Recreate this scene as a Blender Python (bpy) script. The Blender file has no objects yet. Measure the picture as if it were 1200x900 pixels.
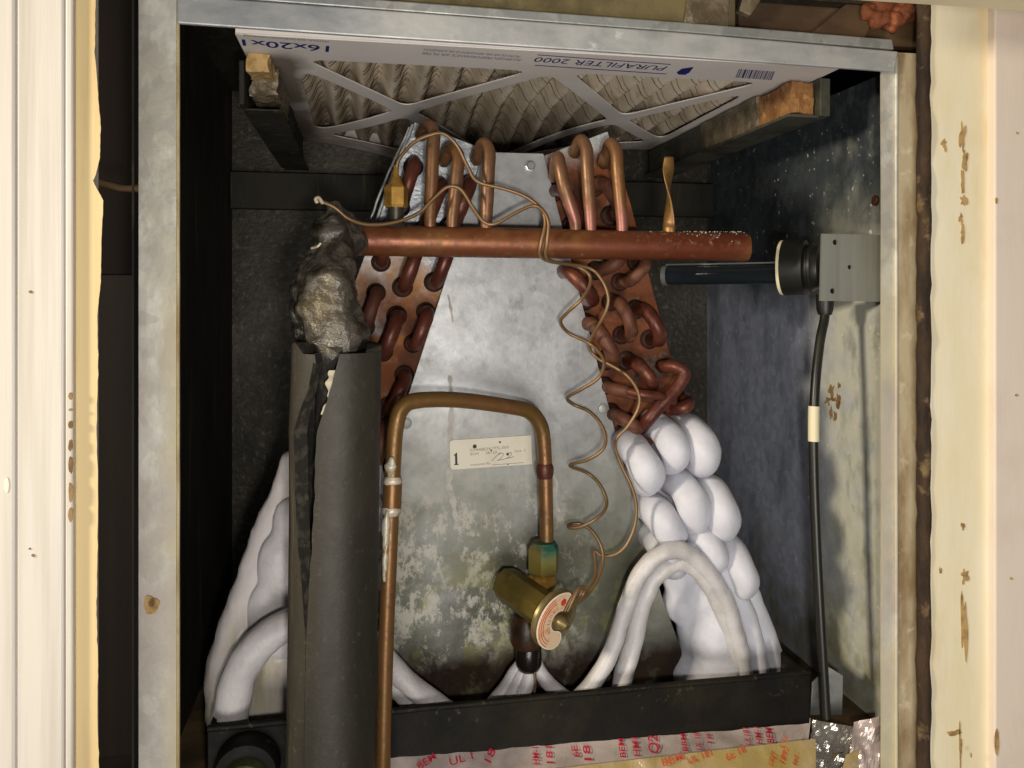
import bpy, bmesh, math, random
from mathutils import Vector, Matrix, noise

# ------------------------------------------------------------------ camera, world, lamps
scene = bpy.context.scene
C = scene.collection
PSI = math.radians(10.4); D = 0.62; F = 942.0; CX, CY = 600.0, 344.0
SN, CS = math.sin(PSI), math.cos(PSI)

cam_d = bpy.data.cameras.new('camera'); cam = bpy.data.objects.new('camera', cam_d); C.objects.link(cam)
cam.location = (0, -D, 0); cam.rotation_euler = (math.pi/2, 0, -PSI)
cam_d.sensor_width = 36; cam_d.lens = 36*F/1200; cam_d.shift_y = -(450-CY)/1200
cam_d.clip_start = 0.02; cam_d.clip_end = 50
scene.camera = cam
scene.render.resolution_x = 1024; scene.render.resolution_y = 768

w = bpy.data.worlds.new('World'); scene.world = w; w.use_nodes = True
w.node_tree.nodes['Background'].inputs[0].default_value = (0.95, 0.95, 1.0, 1)
w.node_tree.nodes['Background'].inputs[1].default_value = 0.03

def area(name, loc, target, sx, sy, power, col):
    l = bpy.data.lights.new(name, 'AREA'); l.shape = 'RECTANGLE'; l.size = sx; l.size_y = sy
    l.energy = power; l.color = col
    o = bpy.data.objects.new(name, l); C.objects.link(o); o.location = loc
    o.rotation_euler = (Vector(target)-Vector(loc)).to_track_quat('-Z', 'Y').to_euler()
    return o
area('key_lamp', (-1.22, -0.66, 0.30), (0.25, 0.1, -0.1), 0.16, 0.16, 20, (1.0, 0.88, 0.68))
area('room_fill', (-0.10, -1.6, -0.55), (0.15, 0.1, 0.05), 0.8, 0.6, 14, (1.0, 0.96, 0.90))
area('phone_lamp', (0.03, -0.66, -0.05), (0.18, 0.15, -0.04), 0.03, 0.03, 1.9, (1.0, 0.95, 0.88))
scene.view_settings.view_transform = 'Standard'
scene.view_settings.look = 'None'; scene.view_settings.exposure = 0.0; scene.view_settings.gamma = 1.0
scene.render.engine = 'CYCLES'

# ------------------------------------------------------------------ helpers
random.seed(7)
def P(x, y, Y):
    u = (x-CX)/F; v = (CY-y)/F; t = (Y+D)/(CS-u*SN)
    return Vector((t*(SN+u*CS), Y, t*v))
def PZ(x, y, Z):
    u = (x-CX)/F; v = (CY-y)/F; t = Z/v
    return Vector((t*(SN+u*CS), t*(CS-u*SN)-D, Z))
def PX(x, y, X):
    u = (x-CX)/F; v = (CY-y)/F; t = X/(SN+u*CS)
    return Vector((X, t*(CS-u*SN)-D, t*v))
def S(r, g, b):
    f = lambda c: (c/255/12.92) if c/255 <= .04045 else ((c/255+.055)/1.055)**2.4
    return (f(r), f(g), f(b), 1)

def mat(name, col, rough=.5, metal=0.0, layers=(), bump=None, rvar=0.0, sss=0.0, spec=.5, trans=0.0, coat=0.0, bump2=None, alpha=1.0):
    m = bpy.data.materials.new(name); m.use_nodes = True
    nt = m.node_tree; N = nt.nodes; L = nt.links
    b = N['Principled BSDF']
    b.inputs['Roughness'].default_value = rough; b.inputs['Metallic'].default_value = metal
    b.inputs['Specular IOR Level'].default_value = spec
    b.inputs['Coat Weight'].default_value = coat; b.inputs['Coat Roughness'].default_value = .15
    b.inputs['Transmission Weight'].default_value = trans
    b.inputs['Alpha'].default_value = alpha
    if sss:
        b.inputs['Subsurface Weight'].default_value = sss
        b.inputs['Subsurface Radius'].default_value = (1, .9, .9); b.inputs['Subsurface Scale'].default_value = .006
    tc = N.new('ShaderNodeTexCoord'); sep = N.new('ShaderNodeSeparateXYZ'); L.new(tc.outputs['Object'], sep.inputs[0])
    def ns(scale, detail=5, stretch=(1, 1, 1), dist=0.0, kind='noise', off=(0, 0, 0), nrough=.6):
        mp = N.new('ShaderNodeMapping'); mp.inputs['Scale'].default_value = stretch; mp.inputs['Location'].default_value = off
        L.new(tc.outputs['Object'], mp.inputs[0])
        if kind == 'voronoi':
            n = N.new('ShaderNodeTexVoronoi'); n.inputs['Scale'].default_value = scale
            L.new(mp.outputs[0], n.inputs['Vector'])
            sp = N.new('ShaderNodeSeparateColor'); L.new(n.outputs['Color'], sp.inputs[0]); return sp.outputs[0]
        n = N.new('ShaderNodeTexNoise'); n.inputs['Scale'].default_value = scale; n.inputs['Detail'].default_value = detail
        n.inputs['Roughness'].default_value = nrough; n.inputs['Distortion'].default_value = dist
        L.new(mp.outputs[0], n.inputs['Vector']); return n.outputs[0]
    def ramp(sock, lo, hi):
        r = N.new('ShaderNodeMapRange'); r.inputs[1].default_value = lo; r.inputs[2].default_value = hi
        L.new(sock, r.inputs[0]); return r.outputs[0]
    def math_(op, a, bb):
        q = N.new('ShaderNodeMath'); q.operation = op
        for i, s in enumerate((a, bb)):
            if isinstance(s, (int, float)): q.inputs[i].default_value = s
            else: L.new(s, q.inputs[i])
        return q.outputs[0]
    def rgb(c):
        n = N.new('ShaderNodeRGB'); n.outputs[0].default_value = c; return n.outputs[0]
    cs = rgb(col); rs = None; ms = None
    def fmix(a, bb, fac):
        q = N.new('ShaderNodeMix'); q.data_type = 'FLOAT'
        for i, s in zip((2, 3), (a, bb)):
            if isinstance(s, (int, float)): q.inputs[i].default_value = s
            else: L.new(s, q.inputs[i])
        L.new(fac, q.inputs[0]); return q.outputs[0]
    k = 0
    for ly in layers:
        k += 1
        fac = ramp(ns(ly.get('scale', 20), ly.get('detail', 6), ly.get('stretch', (1, 1, 1)), ly.get('dist', 0), ly.get('kind', 'noise'),
                      ly.get('off', (k*3.1, k*1.7, k*2.3)), ly.get('nrough', .6)), ly.get('lo', .4), ly.get('hi', .6))
        for ax, key in ((0, 'x'), (1, 'y'), (2, 'z')):
            if key in ly:            # a stain or painted light that belongs to one stretch of the thing, with a ragged border
                lo, hi = ly[key]
                jag = ns(ly.get('jscale', 25), 5, off=(k, 2*k, 5))
                coord = math_('ADD', sep.outputs[ax], math_('MULTIPLY', math_('SUBTRACT', jag, .5), ly.get('jag', .06)))
                fac = math_('MULTIPLY', fac, ramp(coord, lo, hi))
        fac = math_('MULTIPLY', fac, ly.get('fac', 1.0))
        mx = N.new('ShaderNodeMix'); mx.data_type = 'RGBA'
        L.new(fac, mx.inputs[0]); L.new(cs, mx.inputs[6]); mx.inputs[7].default_value = ly['col']; cs = mx.outputs[2]
        if 'rough' in ly: rs = fmix(rough if rs is None else rs, ly['rough'], fac)
        if 'metal' in ly: ms = fmix(metal if ms is None else ms, ly['metal'], fac)
    L.new(cs, b.inputs['Base Color'])
    if rvar:
        base = rough if rs is None else rs
        rs = math_('ADD', base, math_('MULTIPLY', math_('SUBTRACT', ns(60, 5, off=(9, 9, 9)), .5), rvar))
    if rs is not None: L.new(rs, b.inputs['Roughness'])
    if ms is not None: L.new(ms, b.inputs['Metallic'])
    prev = None
    for bp in (bump, bump2):
        if bp:
            bn = N.new('ShaderNodeBump'); bn.inputs['Strength'].default_value = bp[1]; bn.inputs['Distance'].default_value = bp[2]
            L.new(ns(bp[0], 6, bp[3] if len(bp) > 3 else (1, 1, 1)), bn.inputs['Height'])
            if prev: L.new(prev, bn.inputs['Normal'])
            prev = bn.outputs[0]
    if prev: L.new(prev, b.inputs['Normal'])
    return m

def link(name, me, m, parent=None, smooth=False):
    o = bpy.data.objects.new(name, me); C.objects.link(o)
    if m: me.materials.clear(); me.materials.append(m)
    if smooth: me.polygons.foreach_set('use_smooth', [True]*len(me.polygons))
    if parent is not None:
        o.parent = parent; o.matrix_parent_inverse = parent.matrix_world.inverted() if parent.type != 'EMPTY' else Matrix.Translation(-parent.location)
    return o
def mk(name, v, f, m, parent=None, smooth=False):
    me = bpy.data.meshes.new(name); me.from_pydata([tuple(p) for p in v], [], f); me.update()
    bm = bmesh.new(); bm.from_mesh(me); bmesh.ops.recalc_face_normals(bm, faces=bm.faces); bm.to_mesh(me); bm.free()
    return link(name, me, m, parent, smooth)
def thing(name, label, cat, loc=(0, 0, 0), group=None):
    o = bpy.data.objects.new(name, None); C.objects.link(o); o.location = loc; o.empty_display_size = .02
    return tag(o, label, cat, group)
def tag(o, label, cat, group=None):
    o['label'] = label; o['category'] = cat
    if group: o['group'] = group
    return o
def bevel(o, wdt, seg=2):
    md = o.modifiers.new('bevel', 'BEVEL'); md.width = wdt; md.segments = seg; md.limit_method = 'ANGLE'; return o
def box(name, lo, hi, m, parent=None, bev=0):
    x0, y0, z0 = lo; x1, y1, z1 = hi
    v = [(x, y, z) for x in (x0, x1) for y in (y0, y1) for z in (z0, z1)]
    f = [(0, 1, 3, 2), (4, 6, 7, 5), (0, 4, 5, 1), (2, 3, 7, 6), (0, 2, 6, 4), (1, 5, 7, 3)]
    o = mk(name, v, f, m, parent)
    if bev: bevel(o, bev)
    return o
def prism(name, pts, off, m, parent=None, bev=0, smooth=False):
    """pts: planar loop of Vectors; extruded by off"""
    n = len(pts); off = Vector(off)
    v = [Vector(p) for p in pts]+[Vector(p)+off for p in pts]
    f = [tuple(range(n)), tuple(range(2*n-1, n-1, -1))]+[(i, (i+1) % n, n+(i+1) % n, n+i) for i in range(n)]
    o = mk(name, v, f, m, parent, smooth)
    if bev: bevel(o, bev)
    return o
def catmull(pts, k=8):
    pts = [Vector(p) for p in pts]; out = []
    if len(pts) == 2: return [pts[0].lerp(pts[1], i/k) for i in range(k+1)]
    n = len(pts)
    for i in range(n-1):
        p0 = pts[i-1] if i else pts[0]*2-pts[1]; p1, p2 = pts[i], pts[i+1]; p3 = pts[i+2] if i+2 < n else pts[-1]*2-pts[-2]
        for j in range(k):
            t = j/k
            out.append(.5*((2*p1)+(p2-p0)*t+(2*p0-5*p1+4*p2-p3)*t*t+(3*p1-p0-3*p2+p3)*t**3))
    out.append(pts[-1]); return out
def sweep(path, rad, seg=14, prof=None, cap=True, round_end=False):
    """rings along a path; rad float or list (interpolated over the path); prof(s, ang)->factor"""
    n = len(path); v = []; f = []
    def R(s):
        if isinstance(rad, (int, float)): return rad
        q = s*(len(rad)-1); i = min(int(q), len(rad)-2); return rad[i]+(rad[i+1]-rad[i])*(q-i)
    T = [(path[min(i+1, n-1)]-path[max(i-1, 0)]).normalized() for i in range(n)]
    up = Vector((0, 0, 1)) if abs(T[0].z) < .9 else Vector((0, -1, 0))
    a = T[0].cross(up).normalized()
    ends = []
    for i in range(n):
        a = (a-T[i]*a.dot(T[i])).normalized(); b = T[i].cross(a); s = i/(n-1)
        for k in range(seg):
            g = 2*math.pi*k/seg; r = R(s)*(prof(s, g) if prof else 1)
            v.append(path[i]+(a*math.cos(g)+b*math.sin(g))*r)
    for i in range(n-1):
        for k in range(seg):
            f.append((i*seg+k, i*seg+(k+1) % seg, (i+1)*seg+(k+1) % seg, (i+1)*seg+k))
    if round_end:
        for i, sg in ((0, -1), (n-1, 1)):
            base = i*seg; c = path[i]; prev = [base+k for k in range(seg)]
            for q in (.5, .85):
                h = math.sqrt(1-q*q); ring = []
                hh = q; rr = math.sqrt(1-hh*hh)
                for k in range(seg):
                    d = v[base+k]-c; ring.append(len(v)); v.append(c+d*rr+T[i]*sg*d.length*hh)
                for k in range(seg): f.append((prev[k], prev[(k+1) % seg], ring[(k+1) % seg], ring[k]))
                prev = ring
            f.append(tuple(prev))
    elif cap:
        f.append(tuple(range(seg-1, -1, -1))); f.append(tuple((n-1)*seg+k for k in range(seg)))
    return v, f
def tube(name, pts, rad, m, parent=None, seg=14, k=8, prof=None, nz=0, nscale=60, round_end=False, raw=False):
    path = [Vector(p) for p in pts] if raw else catmull(pts, k)
    v, f = sweep(path, rad, seg, prof, True, round_end)
    if nz:
        r0 = rad if isinstance(rad, (int, float)) else rad[0]
        v = [p+noise.noise_vector(p*nscale)*nz for p in v]
    o = mk(name, v, f, m, parent, True)
    return autosmooth(o)
def autosmooth(o, ang=50):
    me = o.data
    bm = bmesh.new(); bm.from_mesh(me)
    for e in bm.edges:
        if len(e.link_faces) == 2 and e.calc_face_angle(0) > math.radians(ang): e.smooth = False
    bm.to_mesh(me); bm.free(); return o
def lathe(name, base, axis, prof, m, parent=None, seg=28, sides=None, phase=0):
    """prof: [(dist along axis, radius)]"""
    ax = Vector(axis).normalized(); up = Vector((0, 0, 1)) if abs(ax.z) < .9 else Vector((0, 1, 0))
    a = ax.cross(up).normalized(); b = ax.cross(a); seg = sides or seg; v = []; f = []
    for d, r in prof:
        for k in range(seg):
            g = 2*math.pi*k/seg+phase; v.append(Vector(base)+ax*d+(a*math.cos(g)+b*math.sin(g))*r)
    n = len(prof)
    for i in range(n-1):
        for k in range(seg): f.append((i*seg+k, i*seg+(k+1) % seg, (i+1)*seg+(k+1) % seg, (i+1)*seg+k))
    f.append(tuple(range(seg))); f.append(tuple((n-1)*seg+k for k in range(seg)))
    o = mk(name, v, f, m, parent, sides is None)
    if sides is None: autosmooth(o, 38)
    return o
def curve_mesh(name, loops, thick, matrix, m, parent=None):
    """flat sheet with holes: loops of 2D points, even-odd filled"""
    cu = bpy.data.curves.new(name, 'CURVE'); cu.dimensions = '2D'; cu.fill_mode = 'BOTH'; cu.extrude = thick/2
    for lp in loops:
        s = cu.splines.new('POLY'); s.points.add(len(lp)-1); s.use_cyclic_u = True
        for i, p in enumerate(lp): s.points[i].co = (p[0], p[1], 0, 1)
    t = bpy.data.objects.new(name+'_tmp', cu); C.objects.link(t)
    dg = bpy.context.evaluated_depsgraph_get(); me = bpy.data.meshes.new_from_object(t.evaluated_get(dg))
    bpy.data.objects.remove(t); bpy.data.curves.remove(cu)
    me.transform(matrix); me.name = name
    return link(name, me, m, parent)
def text(name, s, matrix, wdt, hgt, m, parent=None, shear=0.0, bold=0.0):
    cu = bpy.data.curves.new(name, 'FONT'); cu.body = s; cu.size = 1; cu.shear = shear; cu.offset = bold; cu.resolution_u = 3
    t = bpy.data.objects.new(name+'_tmp', cu); C.objects.link(t)
    dg = bpy.context.evaluated_depsgraph_get(); me = bpy.data.meshes.new_from_object(t.evaluated_get(dg))
    bpy.data.objects.remove(t); bpy.data.curves.remove(cu)
    xs = [v.co.x for v in me.vertices]; ys = [v.co.y for v in me.vertices]
    sx = wdt/(max(xs)-min(xs)); sy = hgt/(max(ys)-min(ys))
    me.transform(matrix @ Matrix.Diagonal((sx, sy, 1, 1)) @ Matrix.Translation((-min(xs), -min(ys), 0))); me.name = name
    return link(name, me, m, parent)
def frame(o, x, y):
    x = Vector(x).normalized(); z = x.cross(Vector(y)).normalized(); y = z.cross(x)
    M = Matrix((x, y, z)).transposed().to_4x4(); M.translation = Vector(o); return M
def inset_round(poly, d, r, k=5):
    """inset a convex polygon by d and round its corners by r"""
    n = len(poly); A = sum(poly[i][0]*poly[(i+1) % n][1]-poly[(i+1) % n][0]*poly[i][1] for i in range(n))
    if A < 0: poly = poly[::-1]
    ed = []
    for i in range(n):
        p, q = Vector(poly[i]), Vector(poly[(i+1) % n]); t = (q-p).normalized(); nn = Vector((-t.y, t.x)); ed.append((p+nn*d, t))
    out = []
    cor = []
    for i in range(n):
        (p, t), (q, s) = ed[i-1], ed[i]; den = t.x*s.y-t.y*s.x; w_ = q-p; a = (w_.x*s.y-w_.y*s.x)/den; cor.append(p+t*a)
    for i in range(n):
        c = cor[i]; a = cor[i-1]; b = cor[(i+1) % n]
        ta = (a-c); tb = (b-c); ang = ta.angle(tb); L_ = min(r/math.tan(ang/2), ta.length*.45, tb.length*.45)
        p0 = c+ta.normalized()*L_; p1 = c+tb.normalized()*L_
        for j in range(k+1):
            s = j/k; out.append(tuple((1-s)**2*p0+2*s*(1-s)*c+s*s*p1))
    return out
def blob(name, balls, m, parent=None, voxel=.0035, sm=6, nz=0, nscale=40, extra=None, fine=0, fscale=200):
    """lumpy body: overlapping balls fused into one skin"""
    bm = bmesh.new()
    for c, r, *sc in balls:
        M = Matrix.Translation(c)
        if sc: M = M @ Matrix.Diagonal((*sc[0], 1))
        bmesh.ops.create_icosphere(bm, subdivisions=3, radius=r, matrix=M)
    if extra:
        for v, f in extra:
            vs = [bm.verts.new(p) for p in v]
            for q in f: bm.faces.new([vs[i] for i in q])
        bmesh.ops.recalc_face_normals(bm, faces=bm.faces)
    me = bpy.data.meshes.new(name); bm.to_mesh(me); bm.free()
    t = bpy.data.objects.new(name+'_tmp', me); C.objects.link(t)
    md = t.modifiers.new('r', 'REMESH'); md.mode = 'VOXEL'; md.voxel_size = voxel
    md = t.modifiers.new('s', 'SMOOTH'); md.iterations = sm; md.factor = .6
    dg = bpy.context.evaluated_depsgraph_get(); out = bpy.data.meshes.new_from_object(t.evaluated_get(dg))
    bpy.data.objects.remove(t); bpy.data.meshes.remove(me)
    if nz or fine:
        nr = [v.normal.copy() for v in out.vertices]
        for v, n in zip(out.vertices, nr):
            v.co += n*(noise.noise(v.co*nscale)*nz+(noise.turbulence(v.co*fscale, 3, True)-.5)*fine)
    out.name = name
    return link(name, out, m, parent, True)

# ------------------------------------------------------------------ materials
M = {}
M['galv'] = mat('galvanised_sheet', S(168, 170, 168), .5, .55, [
    dict(col=S(120, 122, 120), scale=90, kind='voronoi', lo=.1, hi=.9, fac=.45), dict(col=S(205, 205, 198), scale=45, lo=.52, hi=.75, fac=.6),
    dict(col=S(120, 105, 78), scale=12, lo=.55, hi=.75, fac=.5, metal=.1, rough=.8)], bump=(140, .25, .001), rvar=.3)
M['flange'] = mat('weathered_flange', S(190, 184, 170), .5, .2, [
    dict(col=S(226, 224, 214), scale=55, stretch=(1, 1, .5), lo=.49, hi=.62, fac=.7), dict(col=S(148, 150, 148), scale=90, kind='voronoi', lo=.3, hi=.95, fac=.35), dict(col=S(128, 118, 100), scale=16, stretch=(2, 1, .5), lo=.54, hi=.72, fac=.6, metal=0, rough=.8),
    dict(col=S(150, 110, 55), scale=60, lo=.70, hi=.78, fac=.7, metal=0), dict(col=S(206, 196, 156), scale=30, stretch=(1, 1, .4), lo=.3, hi=.5, fac=.8, x=(-.148, -.138), z=(.06, -.05), jag=.02, metal=0, rough=.7), dict(col=S(178, 168, 160), scale=14, lo=.3, hi=.6, fac=.7, z=(.05, -.1), metal=0)], bump=(70, .35, .002), rvar=.3)  # stains and weathering; last layer paints the warmer light on the lower part
M['hem'] = mat('stained_flange_edge', S(196, 182, 140), .55, .1, [dict(col=S(140, 110, 60), scale=40, stretch=(1, 1, .3), lo=.45, hi=.7)], bump=(120, .3, .001))
M['stained'] = mat('stained_flange', S(188, 172, 140), .65, .05, [
    dict(col=S(128, 100, 60), scale=38, stretch=(1, 1, .35), lo=.42, hi=.66, fac=.85), dict(col=S(225, 215, 190), scale=60, lo=.58, hi=.72, fac=.6)], bump=(90, .4, .001))
M['header'] = mat('galvanised_header', S(184, 184, 182), .5, .35, [
    dict(col=S(140, 146, 150), scale=50, stretch=(.5, 1, 1), lo=.42, hi=.65, fac=.6), dict(col=S(225, 228, 228), scale=70, lo=.62, hi=.75, fac=.8), 
    dict(col=S(120, 110, 88), scale=30, lo=.6, hi=.75, fac=.5, metal=0)], bump=(90, .3, .001), rvar=.25)
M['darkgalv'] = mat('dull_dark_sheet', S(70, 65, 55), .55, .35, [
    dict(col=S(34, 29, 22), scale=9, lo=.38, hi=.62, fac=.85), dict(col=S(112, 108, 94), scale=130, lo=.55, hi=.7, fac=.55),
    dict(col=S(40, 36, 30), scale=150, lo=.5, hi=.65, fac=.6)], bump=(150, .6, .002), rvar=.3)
M['leftside'] = mat('dark_side_sheet', S(44, 40, 30), .75, .1, [dict(col=S(18, 16, 12), scale=14, stretch=(1, 1, .4), lo=.4, hi=.62), dict(col=S(130, 118, 84), scale=60, stretch=(1, 1, .1), lo=.58, hi=.75, fac=.5)], bump=(90, .4, .001))  # dark brown sheet with darker blotches and pale streaks
M['rightside'] = mat('galvanised_side_sheet', S(84, 92, 98), .40, .55, [
    dict(col=S(58, 66, 72), scale=11, lo=.38, hi=.66, fac=.8),
    dict(col=S(206, 212, 232), scale=7, stretch=(1, 1, .5), lo=.22, hi=.50, fac=.92, z=(.045, -.02), jag=.16, jscale=14, metal=.2, rough=.5),  # bluish glow reflected from the frost, painted into the colour
    dict(col=S(110, 118, 130), scale=26, stretch=(1, 1, .35), lo=.50, hi=.68, fac=.5, metal=.3),
    dict(col=S(120, 126, 126), scale=110, kind='voronoi', lo=.2, hi=.9, fac=.3),
    dict(col=S(210, 208, 190), scale=16, lo=.25, hi=.5, fac=.9, y=(.185, .13), z=(.11, .0), jag=.11, jscale=12, metal=.05, rough=.6),  # lamp-lit front zone painted pale, here and in the next layer
    dict(col=S(150, 154, 140), scale=42, stretch=(1, 1, .6), lo=.5, hi=.68, fac=.7, y=(.185, .10), metal=.2),
    dict(col=S(232, 232, 224), scale=110, lo=.63, hi=.69, fac=.9, metal=.1), dict(col=S(112, 98, 48), scale=22, lo=.62, hi=.75, fac=.75, metal=0, rough=.8),
    dict(col=S(128, 124, 62), scale=20, lo=.46, hi=.62, fac=.6, metal=0, z=(-.22, -.34), jag=.1)], bump=(60, .35, .0015), rvar=.3)
M['plate'] = mat('delta_plate_sheet', S(160, 160, 160), .46, .45, [
    dict(col=S(190, 192, 196), scale=20, stretch=(1, 1, .6), lo=.45, hi=.7, fac=.6), dict(col=S(134, 136, 138), scale=150, kind='voronoi', lo=.35, hi=1.0, fac=.35), dict(col=S(206, 206, 204), scale=300, stretch=(1, 1, .05), lo=.68, hi=.74, fac=.5), dict(col=S(104, 102, 98), scale=34, lo=.62, hi=.70, fac=.5), dict(col=S(124, 122, 118), scale=75, lo=.52, hi=.7, fac=.5),
    dict(col=S(112, 110, 84), scale=7, lo=.2, hi=.6, fac=.85, z=(-.08, -.24), metal=.15, rough=.65),
    dict(col=S(58, 60, 38), scale=11, lo=.30, hi=.54, fac=.82, z=(-.17, -.29), metal=0, rough=.7),
    dict(col=S(206, 202, 188), scale=48, dist=.15, stretch=(1, 1, .7), lo=.50, hi=.555, fac=.7, z=(-.15, -.21), metal=0, rough=.9, detail=12, nrough=.8, x=(.22, .15), jag=.10),
    dict(col=S(142, 140, 88), scale=24, dist=0, lo=.54, hi=.60, fac=.55, z=(-.20, -.27), metal=0, rough=.9),
    dict(col=S(46, 26, 12), scale=40, lo=.25, hi=.45, fac=.95, z=(-.317, -.338), jag=.035, metal=0, rough=.95)], bump=(160, .14, .001), rvar=.25)
M['drip'] = mat('pale_mineral_drip', S(186, 182, 174), .85, 0, [dict(col=S(160, 158, 152), scale=90, lo=.45, hi=.65)])
M['sheetL'] = mat('rusty_tube_sheet_light', S(190, 195, 200), .4, .5, [
    dict(col=S(120, 128, 132), scale=55, lo=.45, hi=.65, fac=.6), dict(col=S(176, 122, 62), scale=26, lo=.38, hi=.55, z=(.045, .005), jag=.05, metal=0, rough=.8),
    dict(col=S(122, 68, 36), scale=16, lo=.33, hi=.5, z=(.02, -.012), jag=.05, metal=0, rough=.85),
    dict(col=S(64, 34, 22), scale=30, lo=.47, hi=.63, fac=.8, z=(.02, -.02), metal=0)], bump=(130, .8, .0014), bump2=(30, .4, .003), rvar=.3)
M['sheetR'] = mat('rusty_tube_sheet', S(196, 200, 202), .45, .4, [
    dict(col=S(122, 68, 38), scale=20, lo=.28, hi=.42, z=(.14, .115), jag=.06, metal=0, rough=.85),
    dict(col=S(156, 92, 48), scale=30, lo=.5, hi=.66, fac=.8, z=(.14, .1), metal=0), dict(col=S(54, 28, 18), scale=26, lo=.48, hi=.64, fac=.85, z=(.14, .1), metal=0)], bump=(130, .9, .0016), bump2=(30, .5, .003), rvar=.3)
M['fins'] = mat('dark_fins', S(60, 58, 54), .6, .5, [dict(col=S(20, 18, 16), scale=400, stretch=(0, 1, 0), lo=.45, hi=.55)])
M['copper_new'] = mat('copper_tube_bright', S(126, 92, 66), .42, .5, [
    dict(col=S(62, 38, 24), scale=95, lo=.50, hi=.68, fac=.55, rough=.65, metal=.2), dict(col=S(150, 128, 100), scale=170, lo=.60, hi=.72, fac=.45, rough=.7, metal=.1),
    dict(col=S(140, 96, 50), scale=30, stretch=(1, 1, .5), lo=.45, hi=.7, fac=.8), dict(col=S(158, 104, 94), scale=16, lo=.5, hi=.65, fac=.9, z=(.085, .065), jag=.02)], bump=(100, .15, .001), rvar=.25)
M['copper_red'] = mat('copper_bend_dull', S(102, 55, 40), .42, .35, [dict(col=S(48, 26, 20), scale=110, lo=.50, hi=.66, fac=.6, rough=.7), dict(col=S(140, 92, 58), scale=24, lo=.58, hi=.7, fac=.5, rough=.8),
    dict(col=S(78, 36, 28), scale=40, lo=.42, hi=.62, fac=.8), dict(col=S(160, 100, 70), scale=70, lo=.6, hi=.75, fac=.5)], bump=(160, .3, .0008), rvar=.35)
M['copper_dim'] = mat('copper_bend_dusty', S(98, 58, 40), .62, .15, [
    dict(col=S(84, 46, 34), scale=40, lo=.42, hi=.62, fac=.8), dict(col=S(160, 122, 90), scale=60, lo=.55, hi=.7, fac=.5)], bump=(160, .4, .0008), rvar=.3)
M['copper_head'] = mat('copper_manifold', S(122, 72, 44), .42, .45, [
    dict(col=S(62, 38, 24), scale=95, lo=.50, hi=.68, fac=.55, rough=.65, metal=.2), dict(col=S(150, 128, 100), scale=170, lo=.60, hi=.72, fac=.45, rough=.7, metal=.1),
    dict(col=S(104, 48, 30), scale=18, stretch=(.4, 1, 1), lo=.42, hi=.62, fac=.9), dict(col=S(154, 108, 62), scale=14, stretch=(.7, 1, 1), lo=.52, hi=.68, fac=.8),
    dict(col=S(80, 42, 26), scale=60, lo=.6, hi=.72, fac=.7), dict(col=S(190, 176, 156), scale=150, lo=.56, hi=.66, fac=.7, x=(.2, .3), metal=0, rough=.9, z=(.038, .056), jag=.01)], bump=(120, .2, .0008), rvar=.3)
M['copper_liq'] = mat('copper_liquid_line', S(132, 94, 58), .40, .5, [
    dict(col=S(62, 38, 24), scale=95, lo=.50, hi=.68, fac=.55, rough=.65, metal=.2), dict(col=S(150, 128, 100), scale=170, lo=.60, hi=.72, fac=.45, rough=.7, metal=.1),
    dict(col=S(126, 94, 50), scale=16, stretch=(1, 1, .5), lo=.42, hi=.62, fac=.85), dict(col=S(112, 92, 44), scale=50, lo=.5, hi=.66, fac=.6, metal=.5),
    dict(col=S(80, 44, 24), scale=22, lo=.6, hi=.7, fac=.6)], bump=(90, .2, .001), rvar=.3)
M['solder'] = mat('silvery_solder', S(205, 196, 176), .45, .3, [dict(col=S(150, 120, 80), scale=90, lo=.5, hi=.65)], bump=(150, .6, .001))
M['cap'] = mat('capillary_copper', S(126, 100, 70), .42, .4, [dict(col=S(116, 84, 48), scale=30, lo=.45, hi=.65, fac=.8), dict(col=S(92, 90, 40), scale=20, lo=.5, hi=.65, fac=.7, z=(-.12, -.2))])
M['brass'] = mat('brass', S(196, 150, 72), .36, .5, [dict(col=S(120, 82, 36), scale=60, lo=.5, hi=.7, fac=.7)], bump=(200, .15, .0005), rvar=.2)
M['collar'] = mat('dark_hole_collar', S(66, 36, 24), .7, .1, [dict(col=S(28, 16, 11), scale=60, lo=.42, hi=.6)], bump=(150, .6, .001))
M['steel_dark'] = mat('dark_steel_stub', S(92, 88, 76), .4, .7)
M['brass_old'] = mat('tarnished_brass', S(112, 96, 42), .45, .45, [dict(col=S(82, 72, 28), scale=40, lo=.45, hi=.65, fac=.8), dict(col=S(150, 112, 58), scale=55, lo=.55, hi=.7, fac=.6)], bump=(160, .4, .0008), rvar=.3)
M['verdigris'] = mat('green_tarnished_nut', S(132, 122, 62), .45, .4, [dict(col=S(24, 84, 66), scale=26, lo=.3, hi=.5, z=(-.231, -.219), jag=.012, metal=0, rough=.8), dict(col=S(150, 110, 50), scale=60, lo=.52, hi=.66, fac=.6)], bump=(160, .4, .0008))
M['dist'] = mat('brown_distributor', S(74, 48, 30), .4, .2, [dict(col=S(38, 26, 18), scale=50, lo=.42, hi=.62)], bump=(120, .5, .001), rvar=.3)
M['black_wet'] = mat('black_wet_nozzle', S(26, 20, 16), .22, 0, bump=(90, .6, .001))
M['frost'] = mat('smooth_frost', S(208, 208, 216), .5, 0, [dict(col=S(188, 188, 198), scale=24, lo=.45, hi=.7, fac=.7)], bump=(32, .30, .005), bump2=(240, .22, .0010), sss=.45, rvar=.25, spec=.35)
M['frost_line'] = mat('frosted_line', S(204, 200, 200), .42, 0, [dict(col=S(176, 170, 168), scale=26, lo=.45, hi=.65, fac=.7)], bump=(60, .35, .003), bump2=(260, .4, .0012), sss=.3, rvar=.25)
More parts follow.
